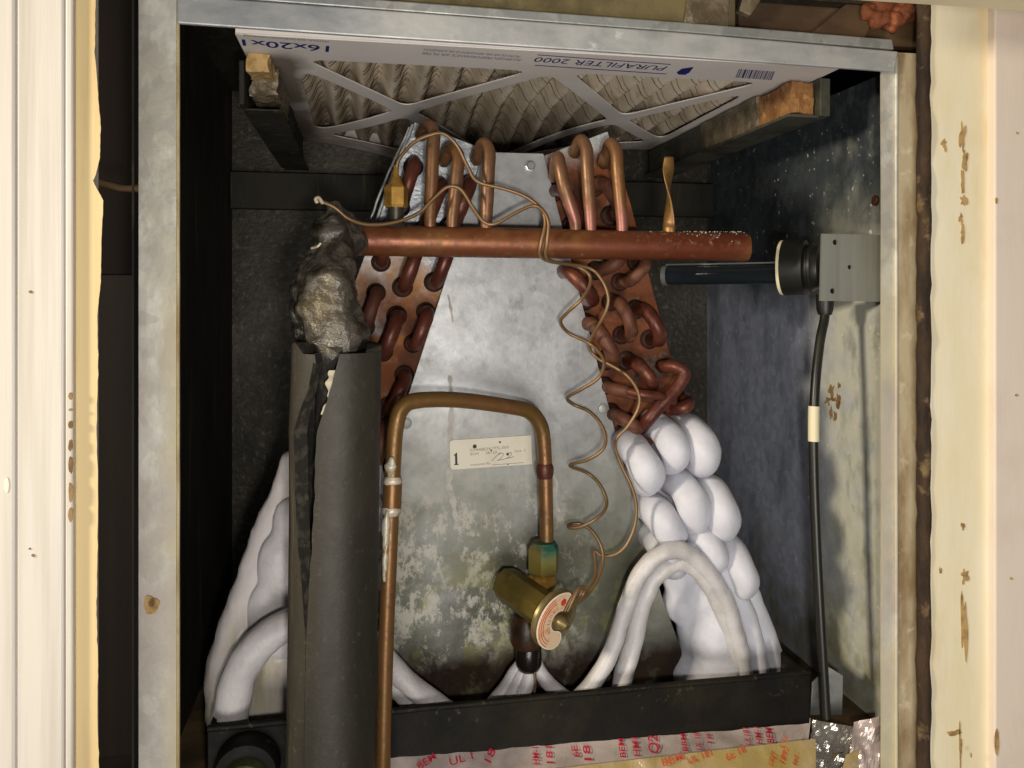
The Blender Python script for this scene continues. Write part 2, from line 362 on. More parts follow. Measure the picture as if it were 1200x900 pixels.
M['ice'] = mat('yellowed_ice', S(186, 178, 156), .25, 0, [dict(col=S(216, 208, 206), scale=13, stretch=(1, 1, .5), lo=.42, hi=.6), dict(col=S(120, 110, 80), scale=22, stretch=(2, 1, .35), lo=.55, hi=.7, fac=.7, x=(-.04, -.1), jag=.03)], bump=(40, .3, .003), sss=.3)
M['foam'] = mat('black_foam_sleeve', S(52, 47, 36), .6, 0, [dict(col=S(36, 33, 26), scale=13, stretch=(1, 1, .3), lo=.4, hi=.65), dict(col=S(88, 86, 74), scale=240, lo=.58, hi=.72, fac=.35), dict(col=S(190, 185, 170), scale=320, lo=.74, hi=.77, fac=.8), dict(col=S(96, 90, 74), scale=40, stretch=(1, 1, .12), lo=.60, hi=.72, fac=.5), dict(col=S(30, 28, 22), scale=26, stretch=(1, 1, .3), lo=.58, hi=.7, fac=.6)], bump=(260, .3, .0006), bump2=(14, .35, .004), rvar=.25)
M['foam_in'] = mat('foam_cut_edge', S(34, 31, 26), .85, 0, [dict(col=S(70, 64, 52), scale=120, lo=.5, hi=.65)], bump=(200, .8, .001))
M['tape_old'] = mat('torn_tape_remnant', S(196, 186, 160), .6, 0, [dict(col=S(156, 104, 74), scale=60, lo=.5, hi=.62), dict(col=S(80, 60, 44), scale=90, lo=.58, hi=.7)], bump=(160, .8, .001))
M['mastic'] = mat('crinkled_mastic_tape', S(92, 86, 76), .30, .15, [dict(col=S(44, 39, 32), scale=40, lo=.46, hi=.6, fac=.9, dist=1.0), dict(col=S(124, 120, 112), scale=60, lo=.56, hi=.7, fac=.6), dict(col=S(104, 92, 58), scale=22, lo=.56, hi=.7, fac=.5)], bump=(45, .8, .006), bump2=(130, .5, .0025), rvar=.4)
M['mastic_dark'] = mat('dark_mastic_flap', S(50, 46, 40), .26, .1, [dict(col=S(110, 106, 100), scale=90, lo=.56, hi=.7, fac=.7)], bump=(110, .9, .003), rvar=.3)
M['pan'] = mat('black_drain_pan', S(17, 14, 11), .62, 0, [dict(col=S(28, 24, 18), scale=18, lo=.45, hi=.65), dict(col=S(14, 15, 17), scale=9, lo=.56, hi=.64, fac=.8), dict(col=S(92, 82, 60), scale=150, lo=.62, hi=.72, fac=.6, z=(-.355, -.346), jag=.006), dict(col=S(48, 44, 26), scale=7, lo=.5, hi=.66, fac=.7), dict(col=S(70, 62, 46), scale=60, stretch=(.15, 1, 1), lo=.66, hi=.74, fac=.5)], bump=(150, .4, .001), rvar=.3, spec=.2)
M['card'] = mat('white_cardboard', S(238, 230, 224), .7, 0, [dict(col=S(222, 212, 202), scale=12, lo=.45, hi=.7, fac=.6), dict(col=S(112, 94, 70), scale=10, lo=.3, hi=.55, fac=.7, y=(.27, .38), jag=.08), dict(col=S(92, 74, 52), scale=10, lo=.2, hi=.5, fac=.85, x=(-.045, -.062), y=(.055, .085), jag=.03)], bump=(200, .12, .0004))
M['pleat'] = mat('pleated_filter_media', S(232, 218, 196), .9, 0, [dict(col=S(196, 178, 150), scale=14, lo=.4, hi=.65, fac=.8), dict(col=S(104, 84, 58), scale=12, lo=.3, hi=.55, fac=.8, y=(.20, .36), jag=.1), dict(col=S(120, 100, 72), scale=60, lo=.55, hi=.7, fac=.5)], bump=(300, .5, .0006))
M['wire_dark'] = mat('dark_mesh_wire', S(78, 68, 56), .5, .4)
M['ink'] = mat('blue_ink', S(34, 40, 120), .6)
M['ink_soft'] = mat('grey_blue_ink', S(120, 116, 148), .6)
M['wood_orange'] = mat('orange_board_core', S(156, 112, 66), .9, 0, [dict(col=S(116, 74, 38), scale=40, lo=.45, hi=.65), dict(col=S(214, 160, 96), scale=70, lo=.58, hi=.7, fac=.6)], bump=(120, .8, .002))
M['tape_grey'] = mat('grey_rail_tape', S(136, 124, 102), .5, .2, [dict(col=S(92, 80, 60), scale=22, lo=.42, hi=.6), dict(col=S(170, 162, 146), scale=80, lo=.58, hi=.7, fac=.6)], bump=(60, .7, .003), rvar=.3)
M['rail'] = mat('grimy_rail_metal', S(84, 84, 72), .55, .3, [dict(col=S(58, 56, 46), scale=24, lo=.42, hi=.62)], bump=(100, .4, .001))
M['foil'] = mat('crumpled_foil', S(206, 200, 190), .22, .8, [dict(col=S(150, 140, 120), scale=30, lo=.5, hi=.7, fac=.6)], bump=(70, .5, .003))
M['white_paint'] = mat('brushed_white_paint', S(208, 202, 192), .5, 0, [dict(col=S(176, 168, 154), scale=90, stretch=(1, 1, .03), lo=.46, hi=.66, fac=.55), dict(col=S(172, 160, 140), scale=24, stretch=(1, 1, .08), lo=.50, hi=.68, fac=.6), dict(col=S(120, 96, 70), scale=110, lo=.77, hi=.80, fac=.7)], bump=(130, .35, .001, (1, 1, .04)), rvar=.2)
M['cream_wood'] = mat('cream_raw_edge', S(214, 190, 140), .65, 0, [dict(col=S(186, 150, 92), scale=30, stretch=(1, 1, .08), lo=.45, hi=.65, fac=.8), dict(col=S(232, 216, 176), scale=20, stretch=(1, 1, .2), lo=.52, hi=.7, fac=.7)], bump=(110, .5, .001, (1, 1, .08)))
M['cream_paint'] = mat('yellowed_cream_paint', S(240, 226, 190), .5, 0, [dict(col=S(248, 240, 216), scale=16, stretch=(1, 1, .3), lo=.45, hi=.65, fac=.7), dict(col=S(212, 184, 124), scale=10, stretch=(1, 1, .4), lo=.54, hi=.72, fac=.6), dict(col=S(150, 116, 64), scale=90, lo=.74, hi=.78, fac=.7)], bump=(80, .35, .001, (1, 1, .2)), rvar=.2)
M['pink_paint'] = mat('pinkish_white_paint', S(234, 218, 202), .55, 0, [dict(col=S(232, 218, 204), scale=14, stretch=(1, 1, .3), lo=.45, hi=.65, fac=.7), dict(col=S(206, 176, 156), scale=8, lo=.52, hi=.7, fac=.4), dict(col=S(130, 100, 76), scale=110, lo=.77, hi=.80, fac=.6)], bump=(90, .3, .001, (1, 1, .2)))
M['bare'] = mat('bare_wood_patch', S(190, 158, 104), .85, 0, [dict(col=S(142, 108, 62), scale=90, lo=.45, hi=.65)], bump=(120, .6, .001))
M['bare_dark'] = mat('brown_paint_chip', S(146, 116, 74), .8, 0, [dict(col=S(104, 78, 44), scale=90, lo=.45, hi=.65)])
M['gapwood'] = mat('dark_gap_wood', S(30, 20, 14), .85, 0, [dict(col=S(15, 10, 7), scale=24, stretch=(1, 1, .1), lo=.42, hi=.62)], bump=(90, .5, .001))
M['caulk'] = mat('brown_gap_filler', S(72, 52, 32), .85, 0, [dict(col=S(34, 22, 13), scale=40, stretch=(1, 1, .3), lo=.42, hi=.6), dict(col=S(150, 124, 84), scale=50, lo=.58, hi=.7, fac=.6)], bump=(70, .9, .003))
M['duct'] = mat('olive_duct_board', S(112, 100, 66), .8, 0, [dict(col=S(80, 70, 44), scale=16, lo=.42, hi=.62), dict(col=S(134, 122, 84), scale=30, lo=.56, hi=.7, fac=.6)], bump=(120, .4, .001))
M['brown_board'] = mat('brown_board', S(98, 74, 46), .8, 0, [dict(col=S(66, 48, 30), scale=18, stretch=(.4, 1, 1), lo=.42, hi=.62)], bump=(90, .4, .001))
M['rusty'] = mat('rust_brown_lump', S(112, 58, 30), .8, 0, [dict(col=S(170, 100, 60), scale=50, lo=.55, hi=.7), dict(col=S(60, 32, 20), scale=30, lo=.5, hi=.65)], bump=(90, .9, .003))
M['alum'] = mat('brushed_aluminium', S(160, 162, 154), .38, .45, [dict(col=S(132, 134, 128), scale=60, stretch=(1, 1, .05), lo=.45, hi=.6, fac=.5)], bump=(300, .06, .0004), rvar=.1)
M['black'] = mat('black_plastic', S(26, 25, 22), .42, 0, [dict(col=S(38, 36, 30), scale=50, lo=.5, hi=.7)], bump=(220, .15, .0005), rvar=.15)
M['cable'] = mat('black_cable_jacket', S(32, 31, 27), .36, 0, [dict(col=S(52, 50, 42), scale=40, stretch=(1, 1, .3), lo=.5, hi=.68, fac=.6)])
M['hole'] = mat('drilled_hole', S(8, 8, 8), .9)
M['cream'] = mat('cream_plastic', S(226, 216, 180), .5)
M['glass'] = mat('dark_lamp_glass', S(36, 42, 46), .16, .2, [dict(col=S(56, 64, 70), scale=9, lo=.45, hi=.7)], rvar=.1)
M['paper'] = mat('cream_label_paper', S(222, 214, 194), .6, 0, [dict(col=S(208, 196, 170), scale=40, lo=.45, hi=.7, fac=.6)])
M['inkblack'] = mat('black_ink', S(30, 27, 26), .6)
M['inkgrey'] = mat('faded_ink', S(128, 120, 108), .6)
M['pencil'] = mat('pencil_mark', S(138, 132, 124), .6)
M['caution'] = mat('caution_label_paper', S(226, 196, 160), .5, 0, [dict(col=S(216, 150, 110), scale=120, lo=.5, hi=.62, fac=.7)])
M['caution_rim'] = mat('caution_label_rim', S(236, 226, 206), .5)
M['red'] = mat('red_ink', S(196, 62, 48), .6)
M['redtape'] = mat('red_tape_print', S(186, 44, 66), .5)
M['redtape2'] = mat('orange_red_tape_print', S(190, 80, 40), .5)
M['tape_white'] = mat('pinkish_white_tape', S(206, 190, 182), .2, .2, [dict(col=S(160, 146, 140), scale=18, lo=.45, hi=.62, fac=.7)], bump=(30, .3, .004))
M['tape_yel'] = mat('yellowish_tape', S(168, 146, 90), .24, .12, [dict(col=S(190, 166, 136), scale=14, lo=.45, hi=.6), dict(col=S(150, 130, 50), scale=20, lo=.52, hi=.66, fac=.7)], bump=(22, .5, .005))
M['pvc'] = mat('green_pvc_plug', S(96, 100, 62), .45, 0, [dict(col=S(62, 66, 38), scale=40, lo=.45, hi=.65)], bump=(110, .4, .001))
M['deck'] = mat('dirty_deck', S(112, 92, 60), .8, 0, [dict(col=S(70, 56, 36), scale=18, lo=.42, hi=.62)], bump=(80, .6, .002))
M['screw'] = mat('bright_zinc_screw', S(210, 212, 212), .3, .9)
M['nubmetal'] = mat('dull_bulb_cap', S(140, 124, 84), .4, .6, [dict(col=S(100, 88, 54), scale=60, lo=.45, hi=.65)])

# ------------------------------------------------------------------ setting: closet walls and boards round the cabinet
def kind(o, k): o['kind'] = k; return o
TOP, BOT = .42, -.60
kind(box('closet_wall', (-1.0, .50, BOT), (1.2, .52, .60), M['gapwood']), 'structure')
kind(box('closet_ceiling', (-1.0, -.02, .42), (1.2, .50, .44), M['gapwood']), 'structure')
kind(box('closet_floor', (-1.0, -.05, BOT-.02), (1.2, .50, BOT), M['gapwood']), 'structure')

# left casing
lc = thing('door_casing', 'white brush-painted door casing beside the open dark gap', 'door casing', (-.25, -.06, BOT))
def xat(px, Y): return P(px, 344, Y).x
box('board', (-.62, -.0952, BOT), (xat(18, -.0952), -.045, TOP), M['white_paint'], lc, .002)
box('board', (xat(18.6, -.094), -.094, BOT), (xat(75, -.094), -.045, TOP), M['white_paint'], lc, .0015)
box('bead', (xat(76, -.0935), -.0935, BOT), (xat(85.5, -.0935), -.045, TOP), M['white_paint'], lc, .0012)
Yj = -.0885
edge = [(112, -120), (112, 0), (111, 60), (115, 110), (118, 150), (117, 185), (112, 205), (109, 212), (115, 224), (121, 235), (119, 280), (118, 330), (114, 370), (115, 430), (113, 500), (115, 580), (114, 660), (113, 720), (115, 780), (114, 830), (116, 900), (115, 1020)]
path = []
for i in range(len(edge)-1):
    for k in range(8):
        t = k/8; x = edge[i][0]+(edge[i+1][0]-edge[i][0])*t; y = edge[i][1]+(edge[i+1][1]-edge[i][1])*t
        path.append(P(x+noise.noise(Vector((y*.09, 3, 0)))*1.0+noise.noise(Vector((y*.4, 9, 0)))*.5, y, Yj))
rgt = path
lft = [Vector((xat(86, Yj), Yj, p.z)) for p in rgt]
v = []; f = []
for a, b_ in zip(lft, rgt): v += [a, b_, b_+Vector((-.024, .05, 0)), a+Vector((-.008, .04, 0))]
for i in range(len(rgt)-1):
    for q in range(4): f.append((4*i+q, 4*i+(q+1) % 4, 4*i+4+(q+1) % 4, 4*i+4+q))
f += [(0, 1, 2, 3), tuple(4*(len(rgt)-1)+q for q in (3, 2, 1, 0))]
mk('jamb_edge', v, f, M['cream_wood'], lc)
def patch(name, cx, cy, rx, ry, Y, m, parent, seed=0, n=14, th=.0004, rough=.35):
    pts = []
    for k in range(n):
        g = 2*math.pi*k/n; r = 1+rough*noise.noise(Vector((math.cos(g)*1.3+seed, math.sin(g)*1.3, seed*.7)))
        pts.append(P(cx+rx*math.cos(g)*r, cy+ry*math.sin(g)*r, Y))
    return prism(name, pts, (0, -th, 0), m, parent)
for i, (cy, ry) in enumerate(((464, 4), (480, 1.6), (498, 4.5), (522, 7), (545, 10), (576, 12), (603, 8))):
    patch('paint_chip', 83, cy, 2.6, ry, -.0936, M['bare_dark'], lc, i)
for i, (x, y, rx, ry, Y) in enumerate(((36, 342, 2.4, 1.8, -.0941), (8, 568, 3, 8, -.0953), (39, 651, 2.5, 1.8, -.0941), (35, 643, 1.5, 1, -.0941))):
    patch('paint_chip', x, y, rx, ry, Y, M['pink_paint'] if i == 1 else M['bare_dark'], lc, i+20)

# wire across the gap
tag(tube('gap_wire', [P(100, 210, .0), P(118, 214, .0), P(140, 220, .003), P(168, 221, .006)], .0028, M['brown_board'], seg=8, nz=.0005, nscale=150),
    'thin frayed brown cord stretched across the dark gap beside cabinet', 'cord')
# boards in the gap, far back
tag(box('gap_board', (-.30, .30, .02), (-.166, .33, .42), M['gapwood'], None, .002), 'rough brown wood board deep inside the dark gap', 'board')

# right casing
rc = thing('door_jamb', 'yellowed cream-painted door jamb with peeling paint beside the cabinet', 'door jamb', (.55, -.03, BOT))
Yr = -.012
x0 = P(1090, 344, Yr).x; x1 = P(1164, 344, Yr).x
box('board', (x0, Yr, BOT), (x1, Yr+.010, TOP), M['cream_paint'], rc, .0015)
x2 = P(1166, 344, Yr-.008).x
box('board', (x2, Yr-.008, BOT), (x2+.30, .06, TOP), M['pink_paint'], rc, .0015)
for i, (x, y, rx, ry) in enumerate(((1128, 160, 3, 18), (1130, 186, 3.5, 9), (1128, 215, 2.5, 14), (1129, 235, 4, 6), (1126, 256, 2, 6), (1127, 275, 2.2, 10), (1106, 169, 3, 6), (1131, 674, 4.5, 9), (1130, 735, 3, 34), (1129, 617, 2, 4), (1102, 668, 2, 3), (1121, 858, 9, 3), (1125, 880, 1.5, 22))):
    patch('peeled_patch', x, y, rx, ry, Yr-.0002, M['bare'], rc, i+40, 30, rough=1.3)
for i, (x, y, rx, ry) in enumerate(((1192, 156, 1.5, 1.5), (1191, 463, 2, 1.5), (1167.5, 235, 1.5, 4), (1185, 678, 2, 1.5), (1138, 885, 1, 3), (1168, 870, 2.5, 14))):
    patch('paint_chip', x, y, rx, ry, Yr-.0082, M['bare'], rc, i+70)
# brown filler in the joint between cabinet and jamb
gv = []
for k in range(90):
    z = BOT+(TOP-BOT)*k/89
    gv.append(Vector((P(1082.5, 344, -.010).x+noise.noise(Vector((z*30, 1, 1)))*.0012, -.010+noise.noise(Vector((z*40, 5, 1)))*.002, z)))
tag(tube('joint_filler', gv, .0056, M['caulk'], seg=8, raw=True, nz=.0012, nscale=90), 'ragged dark brown filler strip in the joint between cabinet and jamb', 'filler')
# top casing
hb = [P(940, -6, -.075), P(1010, 1, -.075), P(1200, 13, -.075), P(1300, 19, -.075)]
tag(prism('head_casing', hb+[Vector((hb[3].x, -.075, .45)), Vector((hb[0].x, -.075, .45))], (0, -.022, 0), M['cream_paint'], None, .001),
  'cream-painted head casing strip running above the door jamb', 'head casing')
# duct board and boards above the header
Yt = .022
tag(prism('duct_board', [P(150, -120, Yt), P(862, -120, Yt), P(862, 34, Yt), P(150, -14, Yt)], (0, .012, 0), M['duct'], None, .001), 'dusty olive duct board above the metal header', 'duct board')
tag(prism('wood_batten', [P(812, -60, .0205), P(856, -60, .0205), P(852, 33, .0205), P(800, 30, .0205)], (0, -.004, 0), M['tape_grey'], None, .001), 'pale upright batten against the olive duct board above the header', 'batten')
tag(prism('brown_plank', [P(866, -120, .034), P(1110, -120, .034), P(1110, 58, .034), P(866, 42, .034)], (0, .012, 0), M['brown_board'], None, .001), 'dark brown plank above the header beside the duct board', 'plank')
tag(prism('split_lath', [P(866, 12, .022), P(880, 18, .022), P(905, -20, .022), P(880, -30, .022)], (0, .008, 0), M['tape_grey'], None, .0008), 'short pale split lath leaning on the brown plank', 'lath')
tag(prism('leaning_plank', [P(950, 40, .024), P(1012, -12, .024), P(1040, -12, .024), P(1012, 48, .024)], (0, .008, 0), M['brown_board'], None, .0008), 'narrow brown plank leaning diagonally above the header end', 'plank')
tag(blob('rusty_lump', [(P(1018, 14, .016), .007), (P(1030, 22, .016), .009), (P(1046, 26, .016), .009), (P(1058, 16, .018), .011), (P(1034, 4, .018), .010), (P(1056, -4, .018), .010)], M['rusty'], None, .002, 2, .003, 160), 'crumbly rust-brown lump wedged above the end of the header', 'debris')

# ------------------------------------------------------------------ cabinet
cab = thing('air_handler_cabinet', 'open galvanised air handler cabinet with stained flanges around a frozen coil', 'cabinet', (.15, 0, BOT))
XL, XR, YB = -.164, .473, .440
def bent(name, x0, x1, Y0, m, n=60, amp=.0006, z0=BOT, z1=TOP, th=.0014, parent=cab):
    v = []; f = []
    for k in range(n):
        z = z0+(z1-z0)*k/(n-1)
        d = noise.noise(Vector((z*9, x0*30, 2)))*amp; e = noise.noise(Vector((z*14, x1*30, 7)))*amp
        v += [(x0, Y0+d, z), (x1+e, Y0+e, z), (x1+e, Y0+th+e, z), (x0, Y0+th+d, z)]
    for i in range(n-1):
        for q in range(4): f.append((4*i+q, 4*i+(q+1) % 4, 4*i+4+(q+1) % 4, 4*i+4+q))
    f += [(0, 1, 2, 3), tuple(4*(n-1)+q for q in (3, 2, 1, 0))]
    return mk(name, v, f, m, parent)
fl = bent('flange', -.1605, -.1345, 0, M['flange'])
tube('hem', [(-.1337+noise.noise(Vector((k*.7, 0, 3)))*.0003, .0006, BOT+(TOP-BOT)*k/40) for k in range(41)], .0014, M['hem'], fl, seg=8, raw=True)
box('side_panel', (XL-.0015, .0015, BOT), (XL, YB, TOP), M['leftside'], cab)
# right flange: grey inner strip and a brown stained strip turned slightly back
zr1 = P(1060, 63, .003).z
fr = bent('flange', P(1033, 344, .002).x, P(1050, 344, .002).x, .002, M['flange'], z1=zr1-.006)
bent('flange', P(1050.5, 344, .0005).x, P(1077, 344, .0005).x, .0005, M['stained'], z1=zr1)
tube('hem', [(P(1050.3, 344, .001).x, .0012, BOT+(zr1-.004-BOT)*k/30) for k in range(31)], .0016, M['flange'], fr, seg=8, raw=True)
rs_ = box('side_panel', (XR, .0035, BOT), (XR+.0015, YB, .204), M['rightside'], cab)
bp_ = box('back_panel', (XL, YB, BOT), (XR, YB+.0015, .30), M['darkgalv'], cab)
box('light_block_panel', (XL, .02, .255), (XR, YB, .2565), M['darkgalv'], cab)  # unseen panel added to block light from above
# bolts / rust spots on side panel
lathe('bolt', PX(1027, 235, XR), (-1, 0, 0), [(0, .005), (.002, .005), (.003, .003)], M['dist'], cab, 12)
# rust on the left flange and scribble stain on the right wall
patch('rust_spot', 177, 708, 9, 11, -.0008, M['bare'], cab, 5, 18)
patch('rust_spot', 178, 706, 3.5, 5, -.0013, M['bare_dark'], cab, 8, 12)
def onwall(pts, r, name, m, X):
    return tube(name, [PX(x, y, X) for x, y in pts], r, m, cab, seg=6, k=5)
for i, (x, y, rx, ry) in enumerate(((975, 458, 4, 6), (982, 470, 3, 7), (970, 470, 3, 4), (976, 468, 6, 2), (979, 488, 2, 6), (974, 484, 1.5, 7), (983, 452, 2, 3))):
    pts = []
    for k in range(18):
        g = 2*math.pi*k/18; r = 1+1.1*noise.noise(Vector((math.cos(g)*1.6+i*3, math.sin(g)*1.6, i)))
        pts.append(PX(x+rx*math.cos(g)*r, y+ry*math.sin(g)*r, XR-.0001*(i+1)))
    mk('rust_stain', pts, [tuple(range(18))], M['bare_dark'], cab)
# header
def hz(px, py): return P(px, py, -.004)
hp = [hz(207, 27), hz(400, 40.5), hz(800, 66.5), hz(1049, 84), hz(1053, 60), hz(800, 38), hz(400, 8), hz(207, -6)]
hd = prism('header', hp, (0, .004, 0), M['header'], cab, .0012)
prism('header_lip', [P(207, -7, .001), P(400, 7.5, .001), P(800, 37.5, .001), P(1048, 58, .001), P(1046, 46, .001), P(800, 26, .001), P(400, -4, .001), P(207, -22, .001)], (0, .016, 0), M['galv'], cab, .001)
box('cabinet_floor', (XL, .02, -.412), (XR, YB, -.402), M['deck'], cab)

# ------------------------------------------------------------------ air filter
FX, FY, FZ = -.097, .022, .1985; FW, FD = .508, .406
flt = thing('air_filter', 'white cardboard framed pleated air filter lying above the coil', 'air filter', (FX+FW/2, FY+FD/2, FZ))
def sag(x, y):
    t = max(0.0, min(1.0, (y-.19)/.216)); return -.036*math.exp(-((x-.22)/.13)**2)*t*t*(3-2*t)
def sag_mesh(o, step=.02):
    bm = bmesh.new(); bm.from_mesh(o.data)
    for ax_, n_ in ((0, int(FW/step)), (1, int(FD/step))):
        for k in range(1, n_+1):
            co = [FX, FY, FZ]; co[ax_] += k*step; no = [0, 0, 0]; no[ax_] = 1
            bmesh.ops.bisect_plane(bm, geom=bm.verts[:]+bm.edges[:]+bm.faces[:], plane_co=co, plane_no=no)
    for q in bm.verts: q.co.z += sag(q.co.x-FX, q.co.y-FY)
    bm.to_mesh(o.data); bm.free(); return o
c1, c2 = (.139, .232), (.381, .236); lo_x, hi_x, lo_y, hi_y = .030, .480, .048, .366; mid = .262
holes = [[(lo_x, lo_y), (mid, lo_y), c1], [(mid, lo_y), (hi_x, lo_y), c2], [(lo_x, lo_y), c1, (lo_x, hi_y)], [(hi_x, lo_y), (hi_x, hi_y), c2],
         [(lo_x, hi_y), c1, (mid, hi_y)], [(mid, hi_y), c2, (hi_x, hi_y)], [(mid, lo_y), c2, (mid, hi_y), c1]]
loops = [[(0, 0), (FW, 0), (FW, FD), (0, FD)]]
for h in holes:
    loops.append(inset_round(h, .0095, .012))
sag_mesh(curve_mesh('lattice', loops, .0012, Matrix.Translation((FX, FY, FZ)), M['card'], flt))
for nm, lo, hi in (('edge_strip', (0, .0, .0008), (FW, .0012, .025)), ('edge_strip', (0, FD-.0012, .0008), (FW, FD, .025)), ('edge_strip', (0, .0014, .0008), (.0012, FD-.0014, .025)), ('edge_strip', (FW-.0012, .0014, .0008), (FW, FD-.0014, .025))):
    sag_mesh(box(nm, tuple(a+b for a, b in zip(lo, (FX, FY, FZ))), tuple(a+b for a, b in zip(hi, (FX, FY, FZ))), M['card'], flt))
# pleats: one folded sheet
NP = 17; sub = 8; v = []; f = []; rows = 36
def pz(u):      # rounded zigzag
    s = math.cos(2*math.pi*u); return .0125-.0112*(s*.8+.2*math.copysign(abs(s)**.5, s))
xs = [(.008+(FW-.016)*i/(NP*sub)) for i in range(NP*sub+1)]
for j in range(rows+1):
    y = .004+(FD-.008)*j/rows
    for i, x in enumerate(xs):
        wob = noise.noise(Vector((x*14, y*9, 1)))*.0022
        v.append((FX+x+wob, FY+y, FZ+.002+sag(x, y)+pz(i/sub)+noise.noise(Vector((x*40, y*30, 4)))*.001))
w_ = len(xs)
for j in range(rows):
    for i in range(w_-1): f.append((j*w_+i, j*w_+i+1, (j+1)*w_+i+1, (j+1)*w_+i))
pl = mk('pleated_media', v, f, M['pleat'], flt, True)
# backing wire: zigzag lines bowing over every pleat
bmv = []; bmf = []
for j in range(19):
    yy = .012+j*.0205; pth = []
    for i in range(NP*6+1):
        x = .01+(FW-.02)*i/(NP*6); u = i/6
        y = yy+(.0055 if j % 2 else -.0055)*math.cos(math.pi*u)*1.0
        wob = noise.noise(Vector((x*14, y*9, 1)))*.0022
        pth.append(Vector((FX+x+wob, FY+y, FZ+.0012+sag(x, y)+pz(u))))
    a, b_ = sweep(pth, .00034, 4, None, True); o_ = len(bmv); bmv += a; bmf += [tuple(q+o_ for q in t) for t in b_]
mk('backing_wire', bmv, bmf, M['wire_dark'], flt)
# print on the underside of the front border (reads upside down from here)
def fprint(x, y): return PZ(x, y, FZ-.0009)
def ftext(name, s, xr, xl, ytop, ybot, m, shear=0, bold=0):
    """xr: right end in view (text start); ybot: the letters' top edge lies nearer the back"""
    a = fprint(xr[0], xr[1]); b = fprint(xl[0], xl[1]); h = ytop
    d = b-a; M_ = frame(a, d, (0, 1, 0)); return text(name, s, M_, d.length, h, m, flt, shear, bold)
ftext('size_print', '16x20x1', (386, 54), (283, 46), .017, 0, M['ink'], 0, .012)
ftext('small_print', 'ALLERGEN PERFORMANCE AIR FILTER', (612, 69.5), (495, 61), .0062, 0, M['ink_soft'])
ftext('small_print', 'FILTRE DE AIR DEL RENDIMIENTO DE ALERGENOS', (610, 65.5), (497, 57), .005, 0, M['ink_soft'])
ftext('small_print', 'NOMINAL SIZE DIMENSION NOMINALE', (385, 48), (285, 40.5), .004, 0, M['ink_soft'])
ftext('brand_print', 'PURAFILTER 2000', (783, 78), (629, 67), .0135, 0, M['ink'])
def fquad(name, pts, m): return curve_flat(name, [fprint(x, y) for x, y in pts], m, flt)
def curve_flat(name, pts, m, parent): return mk(name, pts, [tuple(range(len(pts)))], m, parent)
fquad('print_rule', [(786, 75.2), (630, 64.0), (630, 64.8), (786, 76.0)], M['ink'])
fquad('print_rule', [(781, 86.4), (627, 76.2), (627, 77), (781, 87.2)], M['ink'])
fquad('logo', [(793, 85), (799, 80.5), (813, 78.5), (808, 85), (803, 87.8), (795, 87.4)], M['ink'])
x = 0
for k in range(17):
    wd = (1.2, 2.4, .8, 3.0, 1.6)[k % 5]
    a = 862+x; fquad('barcode_bar', [(a+4, 81+x*.07), (a+4+wd*.8, 81+x*.07), (a+wd*.8, 91+x*.07), (a, 91+x*.07)], M['ink_soft'] if k % 3 else M['ink']); x += wd*.8+1.1

# filter rails
rl = thing('filter_rail', 'grimy channel rail with exposed orange board core under the filter end', 'filter rail', (.40, .2, .165))
ra = .0555
box('channel_web', (.4085, ra-.006, .162), (.4185, .44, .1965), M['rail'], rl, .0008)
box('channel_foot', (.378, ra-.004, .1605), (.4083, .44, .1632), M['rail'], rl, .0005)
def rough_block(name, lo, hi, m, parent, amp=.0015, n=(3, 16, 5)):
    bm = bmesh.new(); bmesh.ops.create_cube(bm, size=1)
    bmesh.ops.subdivide_edges(bm, edges=bm.edges, cuts=9, use_grid_fill=True)
    for q in bm.verts:
        q.co = Vector([lo[i]+(hi[i]-lo[i])*(q.co[i]+.5) for i in range(3)]); q.co += noise.noise_vector(q.co*70)*amp+noise.noise_vector(q.co*200)*amp*.5
    me = bpy.data.meshes.new(name); bm.to_mesh(me); bm.free(); return link(name, me, m, parent)
rough_block('board_core', (.384, ra+.002, .165), (.406, ra+.062, .194), M['wood_orange'], rl, .002)
rough_block('tape_wrap', (.382, ra+.063, .1642), (.407, ra+.20, .1955), M['tape_grey'], rl, .0022)
rough_block('tape_wrap', (.383, ra+.201, .1642), (.407, .43, .1948), M['rail'], rl, .0015)
rl2 = thing('filter_rail', 'torn board rail with crumpled tape under the other filter end', 'filter rail', (-.09, .2, .165))
rough_block('board_core', (-.0945, .068, .1835), (-.0775, .104, .1965), M['bare'], rl2, .002)
rough_block('tape_wrap', (-.097, .105, .172), (-.075, .21, .1965), M['tape_grey'], rl2, .0035)
rough_block('tape_wrap', (-.098, .211, .160), (-.076, .42, .1960), M['leftside'], rl2, .002)
box('channel_web', (-.1045, .09, .160), (-.1000, .44, .1975), M['leftside'], rl2, .0008)
box('channel_foot', (-.0998, .10, .1575), (-.070, .44, .1592), M['leftside'], rl2, .0005)
# dark cross member behind the coil, below the filter
tag(box('cross_member', (XL+.002, .412, .105), (XR-.002, .430, .150), M['leftside'], None, .001), 'dark metal cross member below the back of the filter', 'cross member')

